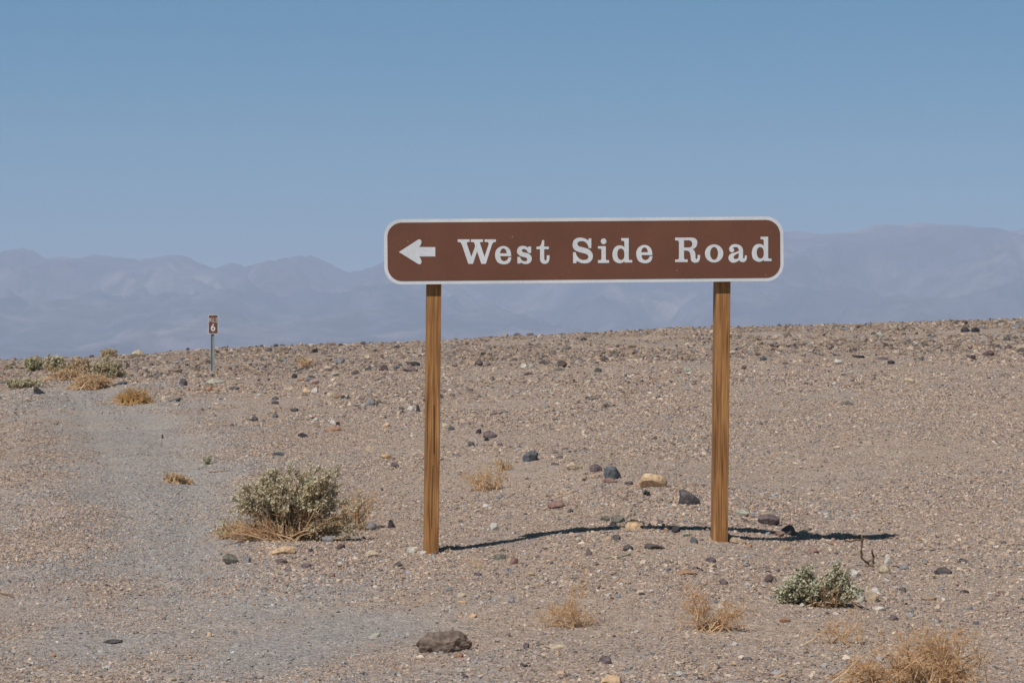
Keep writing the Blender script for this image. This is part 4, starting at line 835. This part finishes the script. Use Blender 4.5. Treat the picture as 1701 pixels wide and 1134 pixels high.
plant('dry_tuft', 'curled pinkish dry tuft lying in the grey track', 'dry plant', 294, 803, [('twigs', TM['orange'], LM['straw'], [(-4, 10, 24, 9, 3), (16, 6, 12, 6, 1)], 90, 5, 1, .6, dict(leaves=500, ls=3, zig=.6, bs=12, l2=.14, l3=.06, droop=-.1))], 25)
plant('green_sprig', 'tiny green sprig beside the right edge of the grey track', 'small plant', 345, 772, [('stems', TM['brown'], LM['pale'], [(-2, 9, 9, 7, 1)], 12, 4, 1, .4, dict(leaves=160, ls=3, bs=3, l2=.2))], 26)
G3 = 'bushes on the far left skyline beside the track'
plant('far_bush', 'dark olive bush, leftmost of the skyline bushes', 'bush', 57, 616, [('branches', TM['brown'], LM['dkgreen'], [(0, 12, 17, 11, 1)], 36, 6, 1, .5, dict(leaves=1500, ls=3.2, bs=8, l2=.2))], 31, G3)
plant('far_bush', 'yellowish peaked bush right of the dark olive skyline bush', 'bush', 92, 618, [('branches', TM['tan'], LM['green'], [(-2, 18, 16, 13, 2), (10, 12, 14, 10, 1)], 46, 6, 1, .5, dict(leaves=1600, ls=3.2, bs=10, l2=.2)), ('dry_stems', TM['orange'], None, [(0, 6, 22, 6, 1)], 40, 4, 0, .5, dict(bs=12))], 32, G3)
plant('far_bush', 'pale straw bush between the yellowish and the tall green bush', 'bush', 132, 620, [('branches', TM['tan'], LM['straw'], [(0, 14, 20, 12, 2)], 46, 6, 1, .5, dict(leaves=900, ls=3, bs=12, l2=.2)), ('dry_stems', TM['orange'], None, [(-6, 6, 28, 6, 1)], 60, 4, 0, .5, dict(bs=16))], 33, G3)
plant('far_bush', 'tall green bush, rightmost and leafiest of the skyline bushes', 'bush', 178, 630, [('branches', TM['tan'], LM['green'], [(0, 22, 25, 17, 3), (14, 12, 14, 12, 1)], 70, 7, 1, .55, dict(leaves=2200, ls=3.2, bs=12, l2=.18, lj=1.4))], 34, G3)
plant('far_bush', 'rounded tan dry bush behind the tall green bush on the skyline', 'bush', 181, 592, [('branches', TM['tan'], LM['straw'], [(0, 7, 17, 6, 1)], 46, 5, 1, .45, dict(leaves=500, ls=2.6, bs=9, l2=.16))], 35, G3)
plant('far_bush', 'spreading orange tan dry bush in front of the tall green bush', 'bush', 150, 646, [('branches', TM['orange'], LM['straw'], [(0, 13, 34, 12, 3), (26, 12, 16, 10, 1)], 90, 6, 1, .55, dict(leaves=900, ls=3, bs=20, l2=.12))], 36, G3)
plant('far_bush', 'low loose straw clump joining the yellowish and the spreading skyline bushes', 'bush', 112, 630, [('branches', TM['mat'], LM['straw'], [(0, 9, 30, 8, 3)], 70, 6, 1, .5, dict(leaves=700, ls=2.8, bs=20, l2=.12))], 39, G3)
plant('mat_plant', 'low green mat plant at far left beside the dark purple rock', 'small plant', 42, 643, [('stems', TM['brown'], LM['green'], [(0, 6, 32, 6, 3), (-20, 8, 14, 6, 1)], 80, 6, 1, .5, dict(leaves=2600, ls=3.2, bs=18, l2=.08, lj=1.2))], 37)
plant('mat_plant', 'tiny dark green plant left of the skyline bushes', 'small plant', 15, 613, [('stems', TM['brown'], LM['dkgreen'], [(0, 4, 6, 4, 1)], 12, 4, 1, .4, dict(leaves=160, ls=2.6, bs=3))], 38)
# dead twig and sticks (tubes along bent paths)
def stick(name, label, pts, rad, mat, onground=True, extra=(), seed=0):
    p = hit(*pts[0]) if onground else hit(*max(pts, key=lambda q: q[1])); k = p[1] / F
    def loc(a, b):
        if onground: return hit(a, b) + np.array([0, 0, rad * k * .9])
        d = ray(a, b); return np.array([d[0] / d[1] * p[1], p[1], EYE + d[2] / d[1] * p[1]])
    segs = []; rr = random.Random(seed)
    for ln in (pts,) + tuple(extra):
        P_ = [loc(*q) for q in ln]
        if not onground:
            for j, q in enumerate(P_): q[1] += k * 5 * math.sin(j * 1.7)
        for j in range(len(P_) - 1):
            for s_ in range(3):
                t0, t1 = s_ / 3, (s_ + 1) / 3
                kn = 1 + .35 * rr.random()
                segs.append((*(P_[j] + (P_[j + 1] - P_[j]) * t0 - p), *(P_[j] + (P_[j + 1] - P_[j]) * t1 - p), rad * k * kn, rad * k * (1 + .3 * rr.random())))
    v, f = tubes(segs, 6); o = obj(name, mesh(name, v, f, [mat], smooth=True), None, p); tag(o, label, 'twig')
stick('dead_twig', 'curved dead brown twig rising from gravel right of the right post', [(1452, 942), (1440, 934), (1431, 926), (1430, 915), (1432, 902), (1434, 893)], 1.5, TM['brown'], False, [[(1433, 898), (1424, 896), (1412, 899), (1402, 897)], [(1433, 897), (1432, 890)], [(1440, 934), (1447, 930)], [(1449, 940), (1452, 926), (1448, 914)]], 1)
stick('stick', 'knobbly olive stick lying between the posts in front of the shadow', [(1006, 929), (1014, 926), (1024, 928), (1034, 925), (1047, 921)], 1.5, LM['green'], True, (), 2)
stick('stick', 'thin pale stick lying before the flat dark slab at far right', [(1563, 955), (1575, 954), (1590, 956)], .9, TM['tan'], True, (), 3)
stick('stick', 'short brown stick lying at the left edge of the gravel', [(1, 986), (10, 989), (23, 993)], 1.1, TM['brown'], True, (), 4)
stick('stick', 'small black stick lying on the smooth gravel right of the left post', [(814, 690), (824, 689), (838, 686)], 1.0, RM['black'], True, (), 5)
stick('stick', 'thin dark stick lying between the green sprig and the saltbush', [(348, 785), (362, 784), (377, 783)], .9, TM['brown'], True, (), 6)
stick('dead_twig', 'tiny pale forked twig at the foot of the left post', [(735, 921), (739, 915), (744, 912)], .8, TM['tan'], False, [[(744, 921), (747, 910)]], 7)
